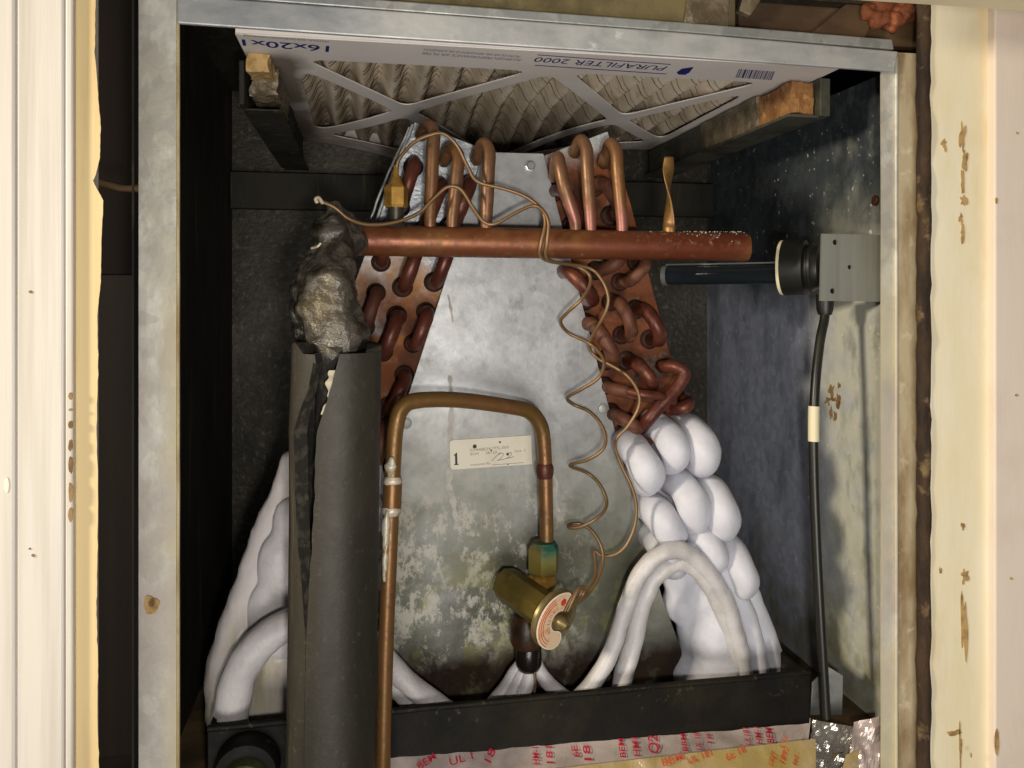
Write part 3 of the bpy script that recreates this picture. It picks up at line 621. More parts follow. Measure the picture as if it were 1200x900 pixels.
# ------------------------------------------------------------------ evaporator coil
coil = thing('evaporator_coil', 'rusty copper evaporator coil with grey delta plate, partly buried in frost', 'evaporator coil', (.15, .1, -.36))
YP = .095
dp = [P(566, 178, YP), P(637, 180, YP), P(735, 560, YP), P(776, 700, YP), P(818, 815, YP), P(372, 838, YP), P(455, 535, YP), P(531, 300, YP)]
prism('delta_plate', dp, (0, .0014, 0), M['plate'], coil, .0004)
YS = .104
shl = [P(486, 143, YS), P(570, 176, YS), P(534, 300, YS), P(458, 535, YS), P(376, 838, YS), P(268, 858, YS), P(268, 770, YS), P(345, 530, YS), P(430, 292, YS)]
shr = [P(634, 184, YS), P(712, 154, YS), P(738, 235, YS), P(765, 340, YS), P(800, 470, YS), P(845, 600, YS), P(903, 790, YS), P(830, 812, YS), P(806, 720, YS), P(772, 640, YS), P(732, 560, YS)]
prism('tube_sheet', shl, (0, .002, 0), M['sheetL'], coil, .0004)
prism('tube_sheet', shr, (0, .002, 0), M['sheetR'], coil, .0004)
prism('fin_block', [Vector((p.x*1.0, YS+.0022, p.z)) for p in shl], (0, .31, 0), M['fins'], coil)
prism('fin_block', [Vector((p.x*1.0, YS+.0022, p.z)) for p in shr], (0, .31, 0), M['fins'], coil)
# ragged edge strips of the left tube sheet (thin bright folded edge)
tube('folded_edge', [P(484, 146, YS-.002), P(460, 205, YS-.002), P(432, 285, YS-.002)], .0016, M['galv'], coil, seg=6, nz=.0006, nscale=120)
tube('folded_edge', [P(480, 150, YS-.001), P(452, 210, YS-.001), P(424, 285, YS-.001)], .0012, M['galv'], coil, seg=6, nz=.0008, nscale=120)
def ubend(name, a, b, m, r=.0062, Y0=.082, parent=coil, bulge=None, nz=0.0, seg=14, Yend=YS+.001, sag=0):
    p, q = P(a[0], a[1], Y0), P(b[0], b[1], Y0); h = (q-p).length/2; c = (p+q)/2; bl = bulge or h
    pts = [Vector((p.x, Yend, p.z))]
    for k in range(13):
        g = math.pi*k/12; pos = c+(p-c)*math.cos(g); pts.append(Vector((pos.x, Y0-math.sin(g)*bl, pos.z)))
    pts.append(Vector((q.x, Yend, q.z)))
    r *= random.uniform(.93, 1.07)
    o = tube(name, pts, r, m, parent, seg, raw=True, nz=.0006, nscale=90)
    for e in (p, q):
        lathe('hole_collar', Vector((e.x, YS+.0004, e.z)), (0, -1, 0), [(0, r*1.55), (.0012, r*1.5), (.0034, r*1.22), (.0040, r*1.02)], M['collar'], o, 16)
    return o
for a, b_, m in (((486, 191), (470, 240), 'copper_red'), ((517, 216), (497, 268), 'copper_red'), ((550, 214), (530, 263), 'copper_red'),
               ((452, 268), (447, 306), 'copper_red'), ((490, 288), (473, 336), 'copper_red'), ((527, 285), (511, 330), 'copper_red'),
               ((441, 343), (428, 384), 'copper_dim'), ((466, 371), (449, 414), 'copper_red'), ((501, 366), (486, 404), 'copper_red'),
               ((434, 430), (420, 470), 'copper_dim'), ((475, 442), (456, 480), 'copper_red'), ((450, 500), (440, 540), 'copper_dim')):
    ubend('return_bend', a, b_, M[m])
for a, b_, m in (((706, 316), (727, 300), 'copper_dim'), ((664, 318), (693, 352), 'copper_red'), ((735, 330), (754, 306), 'copper_dim'),
               ((724, 354), (737, 394), 'copper_dim'), ((754, 363), (771, 399), 'copper_red'), ((694, 380), (718, 424), 'copper_dim'),
               ((743, 425), (762, 452), 'copper_red'), ((655, 222), (676, 262), 'copper_red'), ((704, 215), (724, 250), 'copper_dim'),
               ((717, 455), (768, 464), 'copper_dim'), ((724, 488), (745, 500), 'copper_dim'), ((785, 478), (804, 470), 'copper_red')):
    ubend('return_bend', a, b_, M[m], bulge=.016)
# crossover tube lying over the bends
tube('crossover_tube', [P(776, 430, .10), P(778, 430, .075), P(792, 430, .062), P(802, 438, .058), P(792, 456, .058), P(775, 474, .058), P(758, 494, .062), P(752, 502, .09)], .0058, M['copper_red'], coil, 14)
tube('crossover_tube', [P(736, 458, .06), P(752, 462, .055), P(772, 464, .055), P(790, 470, .06)], .0042, M['copper_red'], coil, 12)
# suction manifold with its feeders
YH = .045
mf = tube('suction_manifold', [P(405, 281, YH), P(560, 284, YH), P(720, 287, YH), P(860, 289.5, YH), P(871, 290, YH)], [.0128, .0128, .0126, .0126, .0124], M['copper_head'], coil, 26, 10)
bevel(mf, .001)
def feeder(back, top, bot, rb=.0056):
    pts = [P(back[0], back[1], YS), P(back[0], back[1], .078), P((back[0]+top[0])/2, min(back[1], top[1])-3, .058), P(top[0], top[1]+6, YH+.003), P(top[0]+(bot[0]-top[0])*.25, top[1]+28, YH), P(top[0]+(bot[0]-top[0])*.6, (top[1]+bot[1])/2+8, YH), P(bot[0], bot[1]-9, YH), P(bot[0], bot[1]+6, YH)]
    return tube('feeder_tube', pts, [rb, rb, rb, rb, rb, rb, rb*.9, rb*.8], M['copper_new'], coil, 14)
def ring(x, y):
    lathe('braze_ring', P(x, y, YH)+Vector((0, 0, -.0035)), (0, 0, 1), [(0, .0088), (.0022, .0080), (.0042, .0062), (.0052, .0050)], M['dist'], coil, 16)
for x_, y_ in ((504, 270), (530, 270.5), (570, 271), (674, 273), (692, 273.5), (729, 274), (784, 276)): ring(x_, y_)
for a, t, b_ in (((494, 158), (508, 150), (504, 266)), ((521, 188), (537, 178), (530, 266)), ((559, 186), (573, 172), (570, 267)),
                 ((650, 206), (656, 188), (674, 269)), ((674, 178), (687, 168), (692, 269)), ((708, 190), (722, 172), (729, 270))):
    feeder(a, t, b_)
# flattened, twisted stub
path = catmull([P(784, 184, YH), P(783, 210, YH), P(784, 240, YH), P(784, 276, YH)], 14); n = len(path); v = []; f = []
for i, p in enumerate(path):
    s = i/(n-1); tw = 2.4*max(0, min(1, (s-.15)/.75)); r1 = .0058*(.75+.25*min(1, s*5)); r2 = .0017+.0015*(s > .9)
    for k in range(14):
        g = 2*math.pi*k/14; a, b_ = math.cos(g)*r1, math.sin(g)*r2
        v.append(p+Vector((a*math.cos(tw)-b_*math.sin(tw), a*math.sin(tw)+b_*math.cos(tw), 0)))
for i in range(n-1):
    for k in range(14): f.append((i*14+k, i*14+(k+1) % 14, (i+1)*14+(k+1) % 14, (i+1)*14+k))
f += [tuple(range(14)), tuple((n-1)*14+k for k in range(14))]
mk('flattened_stub', v, f, M['copper_liq'], coil, True)
# access port
bb = P(464, 267, YH); s_ = .00068
lathe('port_stub', bb, (0, 0, 1), [(0, .0105), (.003, .0085), (.004, .0062), (.018, .0062)], M['steel_dark'], coil, 20)
ap = lathe('port_nut', bb+Vector((0, 0, .0165)), (0, 0, 1), [(0, .0085), (.0022, .0098), (.016, .0098), (.0185, .0080)], M['brass'], coil, sides=6, phase=.12)
lathe('port_tip', bb+Vector((0, 0, .034)), (0, 0, 1), [(0, .0075), (.004, .0052), (.0075, .0036), (.009, .0026), (.017, .0022)], M['brass'], ap, 18)
# pale crumbs on top of the manifold
bm = bmesh.new()
for k in range(150):
    t = random.random()**.7; x = 722+t*148; g = random.gauss(0, .5)
    p = P(x, 288, YH)+Vector((0, math.sin(g)*-.0125, math.cos(g)*.0125)); r = random.uniform(.0002, .0007)
    bmesh.ops.create_icosphere(bm, subdivisions=1, radius=r, matrix=Matrix.Translation(p) @ Matrix.Diagonal((random.uniform(.7, 2), 1, random.uniform(.5, 1), 1)))
me = bpy.data.meshes.new('crumbs'); bm.to_mesh(me); bm.free(); kind(link('crumbs', me, M['tape_old'], coil), 'stuff')
# screws and rivets on the plate
def hexscrew(x, y, r, m):
    b0 = P(x, y, YP); s = lathe('screw', b0, (0, -1, 0), [(0, r*1.35), (.0012, r*1.3)], M['screw' if m == 'screw' else 'steel_dark'], coil, 20)
    lathe('screw_head', b0+Vector((0, -.0013, 0)), (0, -1, 0), [(0, r), (.0035, r), (.0042, r*.8)], M[m], s, sides=6)
hexscrew(621, 195, .0042, 'screw')
for x, y in ((707, 479), (476, 496)):
    lathe('rivet', P(x, y, YP), (0, -1, 0), [(0, .0050), (.0010, .0046), (.0016, .0028), (.0018, .001)], M['galv'], coil, 18)
def drip(pts, w0, nm='drip_stain'):
    cp = catmull([Vector((a, b, 0)) for a, b in pts], 7); n = len(cp); lf = []; rt = []
    for i, p in enumerate(cp):
        wd = w0*(.5+.5*math.sin(math.pi*(i+.7)/(n+.4)))*(1+.9*noise.noise(Vector((p.y*.13, p.x*.05, 6)))); lf.append(P(p.x-wd, p.y, YP-.0002)); rt.append(P(p.x+wd, p.y, YP-.0002))
    return mk(nm, lf+rt, [(i, i+1, n+i+1, n+i) for i in range(n-1)], M['drip'], coil)
drip([(527, 440), (529, 470), (528, 510), (527, 550), (526, 568), (530, 582), (533, 600), (535, 612)], 3.6)
drip([(525, 345), (528, 360), (531, 378)], 1.6)
drip([(648, 556), (652, 566), (650, 580), (655, 600)], 2.6)
# inspection label
YLb = YP-.0006
A, B_, Cc, Dd = P(527.5, 516, YLb), P(623, 510, YLb), P(624.5, 543.5, YLb), P(528, 550.5, YLb)
ux, uy = (B_-A), (A-Dd); W_, H_ = ux.length, uy.length; Mf = frame(Dd, ux, uy)
def rr(w0, h0, r):
    out = []
    for cx_, cy_, a0 in ((w0-.0004, .0004, -90), (w0-.0004, h0-.0004, 0), (r, h0-r, 90), (r, r, 180)):
        rad_ = r if cx_ == r else .0004
        for k in range(6): g = math.radians(a0+90*k/5); out.append((cx_+rad_*math.cos(g), cy_+rad_*math.sin(g)))
    return out
lab = curve_mesh('inspection_label', [rr(W_, H_, .003)], .0004, Mf, M['paper'], coil)
lab['label'] = 'cream paper inspection label with a bold 1'
def ltext(name, s, u, vv, wd, hg, m, rot=0, bold=0, shear=0):
    return text(name, s, Mf @ Matrix.Translation((u*W_, vv*H_, .0004)) @ Matrix.Rotation(rot, 4, 'Z'), wd*W_, hg*H_, m, lab, shear, bold)
# bold serif one
one = [(.30, 0), (.98, 0), (.98, .07), (.80, .10), (.80, 1.0), (.72, 1.0), (.25, .80), (.27, .74), (.46, .80), (.46, .10), (.30, .07)]
curve_mesh('number_print', [[(x*.078*W_, y*.42*H_) for x, y in one]], .00005, Mf @ Matrix.Translation((.022*W_, .15*H_, .0004)), M['inkblack'], lab)
ltext('label_print', 'CMHI8E34-*77L-000', .245, .57, .47, .10, M['inkgrey'], .02)
ltext('label_print', 'BOM      28/12A', .245, .44, .33, .085, M['inkgrey'], .02)
ltext('label_print', 'Line  3', .79, .45, .13, .085, M['inkgrey'], .02)
ltext('label_print', 'Inspected By', .245, .06, .24, .10, M['inkgrey'], .02)
curve_mesh('print_rule', [[(0, 0), (.40*W_, .0002), (.40*W_, .0006), (0, .0004)]], .00005, Mf @ Matrix.Translation((.5*W_, .06*H_, .0004)), M['inkgrey'], lab)
def stroke(pts, m, r=.00025):
    tube('pencil_stroke', [Mf @ Vector((u*W_, q*H_, .0004)) for u, q in pts], r, m, lab, 5, 5)
stroke([(.50, .20), (.56, .36), (.61, .48)], M['pencil']); stroke([(.58, .40), (.62, .45), (.65, .40), (.60, .24), (.57, .21), (.66, .24)], M['pencil']); stroke([(.68, .42), (.73, .45), (.75, .40), (.70, .28), (.67, .25), (.78, .30)], M['pencil'])
for u, q, r in ((.30, .74, .0019), (.61, .83, .0010), (.50, .57, .0008), (.70, .40, .0013), (.70, .05, .0007)):
    lathe('ink_dot', Mf @ Vector((u*W_, q*H_, .00022)), (0, -1, 0), [(0, r), (.0003, r*.9)], M['inkblack'], lab, 10)

# ------------------------------------------------------------------ frost on the coil
def fbend(a, b_, r=.0158, Y0=.084, bulge=.026):
    r *= .86
    p, q = P(a[0], a[1], Y0), P(b_[0], b_[1], Y0); c = (p+q)/2; pts = [Vector((p.x, YS+.004, p.z))]
    for k in range(21):
        g = math.pi*k/20; pos = c+(p-c)*math.cos(g); pts.append(Vector((pos.x, Y0-math.sin(g)*bulge, pos.z)))
    pts.append(Vector((q.x, YS+.004, q.z)))
    o = tube('frosted_bend', pts, [r*random.uniform(.9, 1.0), r*random.uniform(.96, 1.06), r*random.uniform(.98, 1.07), r*random.uniform(.94, 1.05), r*random.uniform(.88, 1.0)], M['frost'], coil, 28, raw=True, nz=.0022, nscale=42)
    return o
for a, b_, r in (((737, 521), (753, 562), .0168), ((772, 500), (784, 538), .0160), ((808, 503), (815, 543), .0158), ((760, 592), (781, 624), .0158),
               ((793, 566), (806, 607), .0168), ((828, 572), (838, 615), .0168), ((766, 632), (784, 660), .0140), ((849, 638), (863, 684), .0160), ((812, 620), (830, 654), .0150)):
    fbend(a, b_, r)
def ft(pts, r, m='frost_line', nz=.0012, nm='frosted_line', seg=16):
    return tube(nm, [P(*p) for p in pts], r, M[m], coil, seg, 8, nz=nz, nscale=75)
Yf = .082
blob('frost_mass', [(P(752, 545, .112), .016), (P(775, 530, .112), .018), (P(805, 525, .112), .018), (P(775, 605, .112), .020), (P(810, 590, .112), .022), (P(838, 600, .114), .018), (P(790, 640, .112), .022), (P(850, 650, .114), .020), (P(770, 570, .112), .018), (P(800, 560, .112), .02), (P(822, 690, .10), .030), (P(835, 735, .10), .036), (P(842, 772, .10), .036), (P(872, 772, .105), .024), (P(888, 780, .107), .016), (P(862, 730, .105), .024),
     (P(862, 690, .108), .017), (P(808, 760, .10), .012), (P(815, 735, .10), .018), (P(800, 705, .10), .020), (P(796, 680, .10), .016), (P(806, 785, .10), .018), (P(845, 810, .10), .034), (P(885, 815, .105), .020), (P(805, 665, .10), .018), (P(840, 655, .105), .018)],
     M['frost'], coil, .0032, 8, .0022, 45, fine=.0010, fscale=110)
ft([(793, 650, .06), (820, 648, .062), (850, 672, .066), (874, 718, .070), (887, 765, .074), (893, 800, .078)], .0088, 'frost', .001, 'frosted_line')
ft([(865, 668, .08), (885, 715, .08), (903, 765, .083), (907, 800, .086)], .0105, 'frost', .001, 'frosted_line')
ft([(676, 822, .05), (697, 797, .05), (716, 765, .05), (731, 718, .05), (748, 676, .048), (770, 652, .047), (797, 645, .048), (825, 664, .052), (848, 700, .058), (862, 742, .064), (870, 778, .07), (872, 810, .075)], [.0078, .0076, .0074, .0072, .0074, .0078, .008, .008, .0082, .0084, .0086])
ft([(722, 830, .058), (730, 795, .058), (741, 755, .058), (751, 712, .056), (763, 681, .055), (782, 663, .054), (806, 660, .055), (828, 680, .058), (850, 720, .064), (862, 760, .07), (866, 800, .075)], .0084)
# white lines under the distributor
for pts in ([(613, 772, .062), (602, 793, .062), (588, 812, .06), (570, 838, .058)], [(616, 774, .06), (609, 796, .058), (600, 816, .056), (592, 840, .056)], [(621, 776, .058), (618, 797, .054), (612, 815, .052), (606, 840, .052)],
            [(627, 774, .06), (637, 793, .058), (650, 808, .056), (672, 824, .056), (700, 835, .056)]):
    ft(pts, [.0052, .0065, .0070, .0068])
tube('bare_line', [P(625, 780, .05), P(627, 800, .05), P(624, 830, .05)], .0014, M['cap'], coil, 8)
# left side: arch of a thick frosted line, ice sheet with lumps
ft([(268, 850, .060), (272, 825, .058), (281, 790, .055), (303, 756, .052), (336, 733, .050), (375, 726, .050), (412, 734, .050), (440, 758, .050), (466, 788, .050), (492, 812, .050), (530, 838, .050)], [.0145, .0145, .014, .0135, .0125, .0115, .010, .009, .009, .009, .009])
ft([(400, 738, .058), (432, 762, .058), (456, 795, .058), (482, 822, .058), (510, 845, .058)], .0085)
blob('ice_sheet', [(P(x, y, .112), r) for x, y, r in ((342, 540, .012), (334, 570, .015), (326, 600, .018), (318, 630, .020), (308, 665, .022), (298, 700, .024), (290, 735, .026), (280, 770, .028), (274, 805, .028), (270, 832, .024), (300, 820, .030), (330, 800, .032), (330, 760, .032), (340, 720, .032), (345, 680, .030), (350, 640, .028), (360, 600, .026), (350, 825, .026), (372, 560, .024), (264, 835, .018), (380, 640, .03), (380, 700, .03), (395, 590, .026), (395, 780, .03))],
     M['ice'], coil, .004, 30, .003, 30, fine=.0008, fscale=100)
blob('frost_lump', [(P(328, 660, .094), .024, (.85, .62, 1.15)), (P(345, 690, .095), .024, (1, .6, 1)), (P(312, 722, .095), .022, (.85, .6, 1.5)), (P(332, 745, .095), .026, (1, .6, 1)), (P(340, 615, .097), .020, (.8, .6, 1.3))], M['frost_line'], coil, .003, 14, .0015, 50)
for a, b_, r in (((438, 522), (446, 516), .0085), ((436, 548), (440, 568), .0110), ((434, 590), (438, 612), .0105)):
    fbend(a, b_, r, .082, .012)

# ------------------------------------------------------------------ capillary bulb lines
def capline(name, pts, label):
    return tag(tube(name, [P(*p) for p in pts], .00155, M['cap'], None, 8, 6), label, 'capillary tube', 'thin copper capillary tubes')
H0 = .030
capline('capillary_tube', [(464, 200, .045), (468, 186, .042), (485, 167, .034), (505, 158, .030), (520, 157, .030), (535, 170, .032), (548, 195, .034), (560, 213, .032), (590, 221, .031), (615, 230, .030), (634, 245, .029), (639, 262, .027), (634, 285, .026), (633, 298, .030), (643, 306, .040), (672, 311, .052), (690, 321, .050), (691, 335, .045), (680, 352, .040), (664, 367, .048), (657, 377, .060), (666, 390, .068), (690, 402, .062), (704, 415, .050), (708, 428, .042), (700, 444, .040), (680, 457, .048), (665, 466, .060), (672, 474, .068), (690, 482, .062), (705, 498, .050), (710, 516, .042), (704, 529, .040), (688, 539, .046), (668, 545.5, .060), (688, 554, .068), (703, 568, .062), (711, 587, .054), (707, 600, .048), (695, 610, .046), (680, 617.5, .050), (668, 618.5, .056), (667, 615, .062), (678, 613.5, .062), (691, 620, .058), (702, 634, .052), (707, 650, .046), (705, 667, .04), (697, 685, .032), (686, 699, .026), (672, 709, .018), (664, 714, .012)],
        'thin copper capillary rising from the brass nut, coiling tightly down to the valve')
capline('capillary_tube', [(374, 235, .020), (392, 243, .020), (408, 256, .022), (430, 263, .026), (460, 261, .030), (490, 250, .032), (510, 231, .032), (525, 219, .031), (540, 222, .030), (554, 243, .030), (567, 260, .029), (581, 262, .028), (605, 249, .028), (625, 241, .028), (637, 248, .026), (643, 262, .024), (641, 285, .024), (640, 300, .030), (650, 307, .040), (690, 314, .048), (706, 329, .044), (713, 348, .040), (710, 365, .042), (700, 384, .050), (692, 399, .062), (692, 411, .070), (702, 421, .068), (716, 428, .060), (736, 441, .048), (748, 460, .042), (748, 478, .042), (736, 499, .044), (724, 512, .046), (721, 525, .05), (728, 545, .05), (740, 570, .048), (745.5, 592, .046), (744, 615, .044), (735, 637, .044), (722, 649, .046), (706, 651.5, .050), (697, 646, .054), (698, 660, .048), (697, 678, .038), (687, 694, .028), (674, 703, .020), (663, 713, .012)],
        'thin copper capillary lying along the manifold and hanging in wide waves past the frost')

# ------------------------------------------------------------------ liquid line and expansion valve
ll = thing('liquid_line', 'bent copper liquid line rising in front of the drain pan and looping to the valve', 'pipe', tuple(P(449, 900, .012)))
tube('pipe', [P(446, 960, .010), P(449, 880, .010), P(452, 760, .011), P(457, 640, .012), P(461, 540, .013), (P(464, 500, .014)), P(472, 477, .017), P(492, 469, .022), P(540, 469, .032), P(600, 477, .046), P(621, 483, .052), P(634, 500, .056), P(638, 530, .058), P(640, 590, .058), P(641, 650, .058)], [.0060, .0060, .0060, .0060, .0062, .0064, .0066, .0064, .0064, .0064, .0066, .0064, .0062, .0060, .0060], M['copper_liq'], ll, 20, 10)
tube('coupling', [P(460.2, 566, .0127), P(459, 596, .0123)], [.0073, .0074, .0074, .0073], M['copper_liq'], ll, 20)
tube('solder_joint', [P(460.6, 558, .0128), P(460.0, 567, .0127)], [.0066, .0077, .0070], M['solder'], ll, 18, 6, nz=.0007, nscale=200)
tube('solder_joint', [P(459.2, 593, .0123), P(458.6, 603, .0122)], [.0072, .0079, .0066], M['solder'], ll, 18, 6, nz=.0007, nscale=200)
tube('coupling', [P(638, 543, .058), P(638.8, 560, .058)], [.0066, .0078, .0078, .0074, .0066], M['copper_red'], ll, 20, 6)
for dx, y0_, y1_, r in ((-4, 600, 645, .0036), (1, 540, 556, .0046), (-5, 640, 680, .0026)):
    tube('solder_run', [P(458+dx, y0_, .0058), P(456.5+dx, (y0_+y1_)/2, .0060), P(455.5+dx, y1_, .0066)], [r*.6, r, r*.8, r*.4], M['solder'], ll, 10, 6, nz=.0012, nscale=160, round_end=True)

tx = thing('expansion_valve', 'tarnished brass expansion valve with round caution disc under the liquid line', 'valve', tuple(P(622, 780, .058)))
nb = P(637, 672, .058)
lathe('flare_nut', nb, (0, 0, 1), [(0, .0120), (.002, .0138), (.0225, .0138), (.0262, .0112)], M['verdigris'], tx, sides=6, phase=.14)
lathe('nut_neck', nb+Vector((0, 0, .026)), (0, 0, 1), [(0, .0108), (.0015, .0100), (.0020, .0075)], M['verdigris'], tx, 20)
lathe('inlet_collar', P(636, 688, .058), (0, 0, 1), [(0, .0105), (.001, .0122), (.0095, .0122), (.0115, .0095)], M['brass'], tx, sides=8)
lathe('inlet_neck', P(636, 705, .058), (0, 0, 1), [(0, .0092), (.0145, .0092)], M['brass_old'], tx, 20)
ax = Vector((.50, -.85, -.19)).normalized()
b0 = P(594, 684, .066)
lathe('valve_body', b0, ax, [(-.006, .0095), (-.003, .0136), (.004, .0148), (.052, .0148), (.055, .0130)], M['brass_old'], tx, sides=8, phase=.2)
db = b0+ax*.0552
hdk = lathe('power_head', db, ax, [(0, .0150), (.002, .0225), (.004, .0245), (.0062, .0240), (.0085, .0205), (.0095, .012), (.0098, .004)], M['nubmetal'], tx, 40)
lathe('bulb_nub', db+ax*.0095, ax, [(0, .0062), (.003, .0062), (.008, .0040), (.011, .0022)], M['nubmetal'], hdk, 18)
# crescent caution label on the disc
sidev = ax.cross(Vector((0, 0, 1))).normalized(); upv = sidev.cross(ax)
if upv.z < 0: upv = -upv
rightv = upv.cross(ax)
if rightv.x < 0: rightv = -rightv
Mc = Matrix((rightv, upv, rightv.cross(upv))).transposed().to_4x4(); Mc.translation = db+ax*.0105
if Mc.col[2].xyz.dot(ax) < 0:
    pass
def crescent(ro, ri, a0, a1, n=24):
    pts = []; cap_ = (ro-ri)/2; rm = (ro+ri)/2
    for k in range(n+1): g = math.radians(a0+(a1-a0)*k/n); pts.append((ro*math.cos(g), ro*math.sin(g)))
    g1 = math.radians(a1)
    for k in range(1, 8): h = g1+math.pi*k/8; pts.append((rm*math.cos(g1)+cap_*math.cos(h), rm*math.sin(g1)+cap_*math.sin(h)))
    for k in range(n+1): g = math.radians(a1+(a0-a1)*k/n); pts.append((ri*math.cos(g), ri*math.sin(g)))
    g0 = math.radians(a0)
    for k in range(1, 8): h = g0+math.pi+math.pi*k/8; pts.append((rm*math.cos(g0)+cap_*math.cos(h), rm*math.sin(g0)+cap_*math.sin(h)))
    return pts
cl = curve_mesh('caution_label', [crescent(.0240, .0085, 75, 262)], .0005, Mc, M['caution_rim'], hdk)
curve_mesh('label_field', [crescent(.0232, .0094, 76, 260)], .0003, Mc @ Matrix.Translation((0, 0, .0004 if Mc.col[2].xyz.dot(ax) > 0 else -.0004)), M['caution'], cl)
sg = .0008 if Mc.col[2].xyz.dot(ax) > 0 else -.0008
lathe('red_dot', Mc @ Vector((.0162*math.cos(math.radians(84)), .0162*math.sin(math.radians(84)), sg)), ax, [(0, .0030), (.0001, .0030)], M['red'], cl, 14)
for i, ch in enumerate('CAUTION'):
    g = math.radians(112+i*17); c = Vector((.0128*math.cos(g), .0128*math.sin(g), sg))
    text('caution_print', ch, Mc @ Matrix.Translation(c) @ Matrix.Rotation(g-math.pi/2+math.pi, 4, 'Z') @ Matrix.Translation((-.0012, -.0012, 0)), .0022 if ch != 'I' else .0006, .0030, M['red'], cl)
for rad_ in (.0178, .0200, .0222):
    pts = [Mc @ Vector((rad_*math.cos(math.radians(a)), rad_*math.sin(math.radians(a)), sg*.9)) for a in range(110, 240, 8)]
    tube('caution_line', pts, .0003, M['redtape2'], cl, 5, 2)
# outlet: brown distributor and black nozzle
lathe('distributor', P(617, 726, .058)+Vector((0, 0, .004)), (0, 0, -1), [(0, .0100), (.004, .0130), (.010, .0142), (.022, .0140), (.027, .0118)], M['dist'], tx, 26)
lathe('nozzle', P(619.5, 755, .058), (0, 0, -1), [(0, .0105), (.002, .0112), (.017, .0112), (.021, .0095), (.0235, .0060)], M['black_wet'], tx, 24)
# twisted pair behind the disc
for dx, ph in ((0, 0), (3, 1.5)):
    tube('capillary_loop', [P(662+dx, 716, .010), P(668+dx, 704, .010), P(676+dx, 692-ph*2, .014), P(682+dx, 689, .020), P(680+dx, 697, .022), P(672+dx, 707, .018), P(664, 715, .013)], .0014, M['cap'], tx, 8, 6)

# ------------------------------------------------------------------ insulated suction line
sl = thing('suction_line', 'black foam insulated suction pipe with a split sleeve and taped elbow', 'insulated pipe', tuple(P(388, 900, -.02)))
YSL = -.018
cA, cB = P(395, 405, YSL), P(387, 960, YSL)
tube('pipe', [cA+Vector((0, 0, .0)), cB], .0145, M['foam_in'], sl, 20, 4)
v = []; f = []; rows = 90; seg = 46; Ro, Ri = .0322, .0215
for i in range(rows+1):
    s = i/rows; c = cA.lerp(cB, s)
    y = 405+555*s
    # slit: centre direction and half opening
    def lerp_tab(tab):
        for (a0, b0_), (a1, b1_) in zip(tab, tab[1:]):
            if y <= a1: return b0_+(b1_-b0_)*max(0.0, (y-a0)/(a1-a0))
        return tab[-1][1]
    k = max(0.0, min(1.0, (735-y)/330))
    half = math.radians(lerp_tab([(405, 14), (450, 13), (500, 17), (600, 13), (680, 5), (730, .3), (960, .3)]))
    half += noise.noise(Vector((y*.05, 1, 4)))*.04*(k > 0.02)
    mid_a = math.radians(lerp_tab([(405, -97), (450, -108), (500, -129), (600, -128), (730, -123), (960, -123)]))
    topr = .006*max(0, 1-(y-405)/45) if y < 450 else 0
    for lay in (Ro, Ri):
        for q in range(seg+1):
            g = mid_a+half+(2*math.pi-2*half)*q/seg
            r = lay*(1+.012*noise.noise(Vector((math.cos(g)*2, math.sin(g)*2, c.z*9))))
            flap = .004*k**2*(math.exp(-((seg-q)/5.0)**2)) if lay > 0 else 0
            p = c+Vector((math.cos(g)*(r+flap), math.sin(g)*(r+flap), 0))
            if i == 0: p.z += -.006+.008*math.sin(g*2+1)+.004*noise.noise(Vector((g*2, 3, 3)))
            v.append(p)
st = 2*(seg+1)
for i in range(rows):
    for q in range(seg):
        a = i*st+q; f.append((a, a+1, a+st+1, a+st)); a += seg+1; f.append((a, a+st, a+st+1, a+1))
    for q in (0, seg):
        a = i*st+q; f.append((a, a+st, a+st+seg+1, a+seg+1) if q == 0 else (a, a+seg+1, a+st+seg+1, a+st))
for i in (0, rows):
    for q in range(seg):
        a = i*st+q; f.append((a, a+seg+1, a+seg+2, a+1))
slv = mk('foam_sleeve', v, f, M['foam'], sl, True); autosmooth(slv, 45)
slv.data.materials.append(M['foam_in'])
for pg in slv.data.polygons:
    if sum((q % st) > seg for q in pg.vertices) >= 2: pg.material_index = 1
# ragged remnants at the slit
def ragged(pts, w0, m, Y, nm, parent):
    left = []; right = []
    for i, (x, y) in enumerate(catmull([Vector((a, b, 0)) for a, b in pts], 6)[i][:2] for i in range((len(pts)-1)*6+1)):
        wd = w0*(1+.8*noise.noise(Vector((y*.15, x*.1, 2)))); left.append(P(x-wd, y, Y)); right.append(P(x+wd, y, Y+.002))
    vv = []; ff = []
    for a, b_ in zip(left, right): vv += [a, b_, b_+Vector((0, .002, 0)), a+Vector((0, .002, 0))]
    for i in range(len(left)-1):
        for q in range(4): ff.append((4*i+q, 4*i+(q+1) % 4, 4*i+4+(q+1) % 4, 4*i+4+q))
    ff += [(0, 1, 2, 3), tuple(4*(len(left)-1)+q for q in (3, 2, 1, 0))]
    return mk(nm, vv, ff, m, parent)
ragged([(391, 434), (387, 450), (389, 466), (384, 476), (381, 486)], 4.5, M['tape_old'], -.0465, 'torn_paper', sl)
ragged([(383, 482), (379, 505), (375, 530), (373, 555), (371, 580)], 1.8, M['tape_old'], -.0475, 'torn_paper', sl)
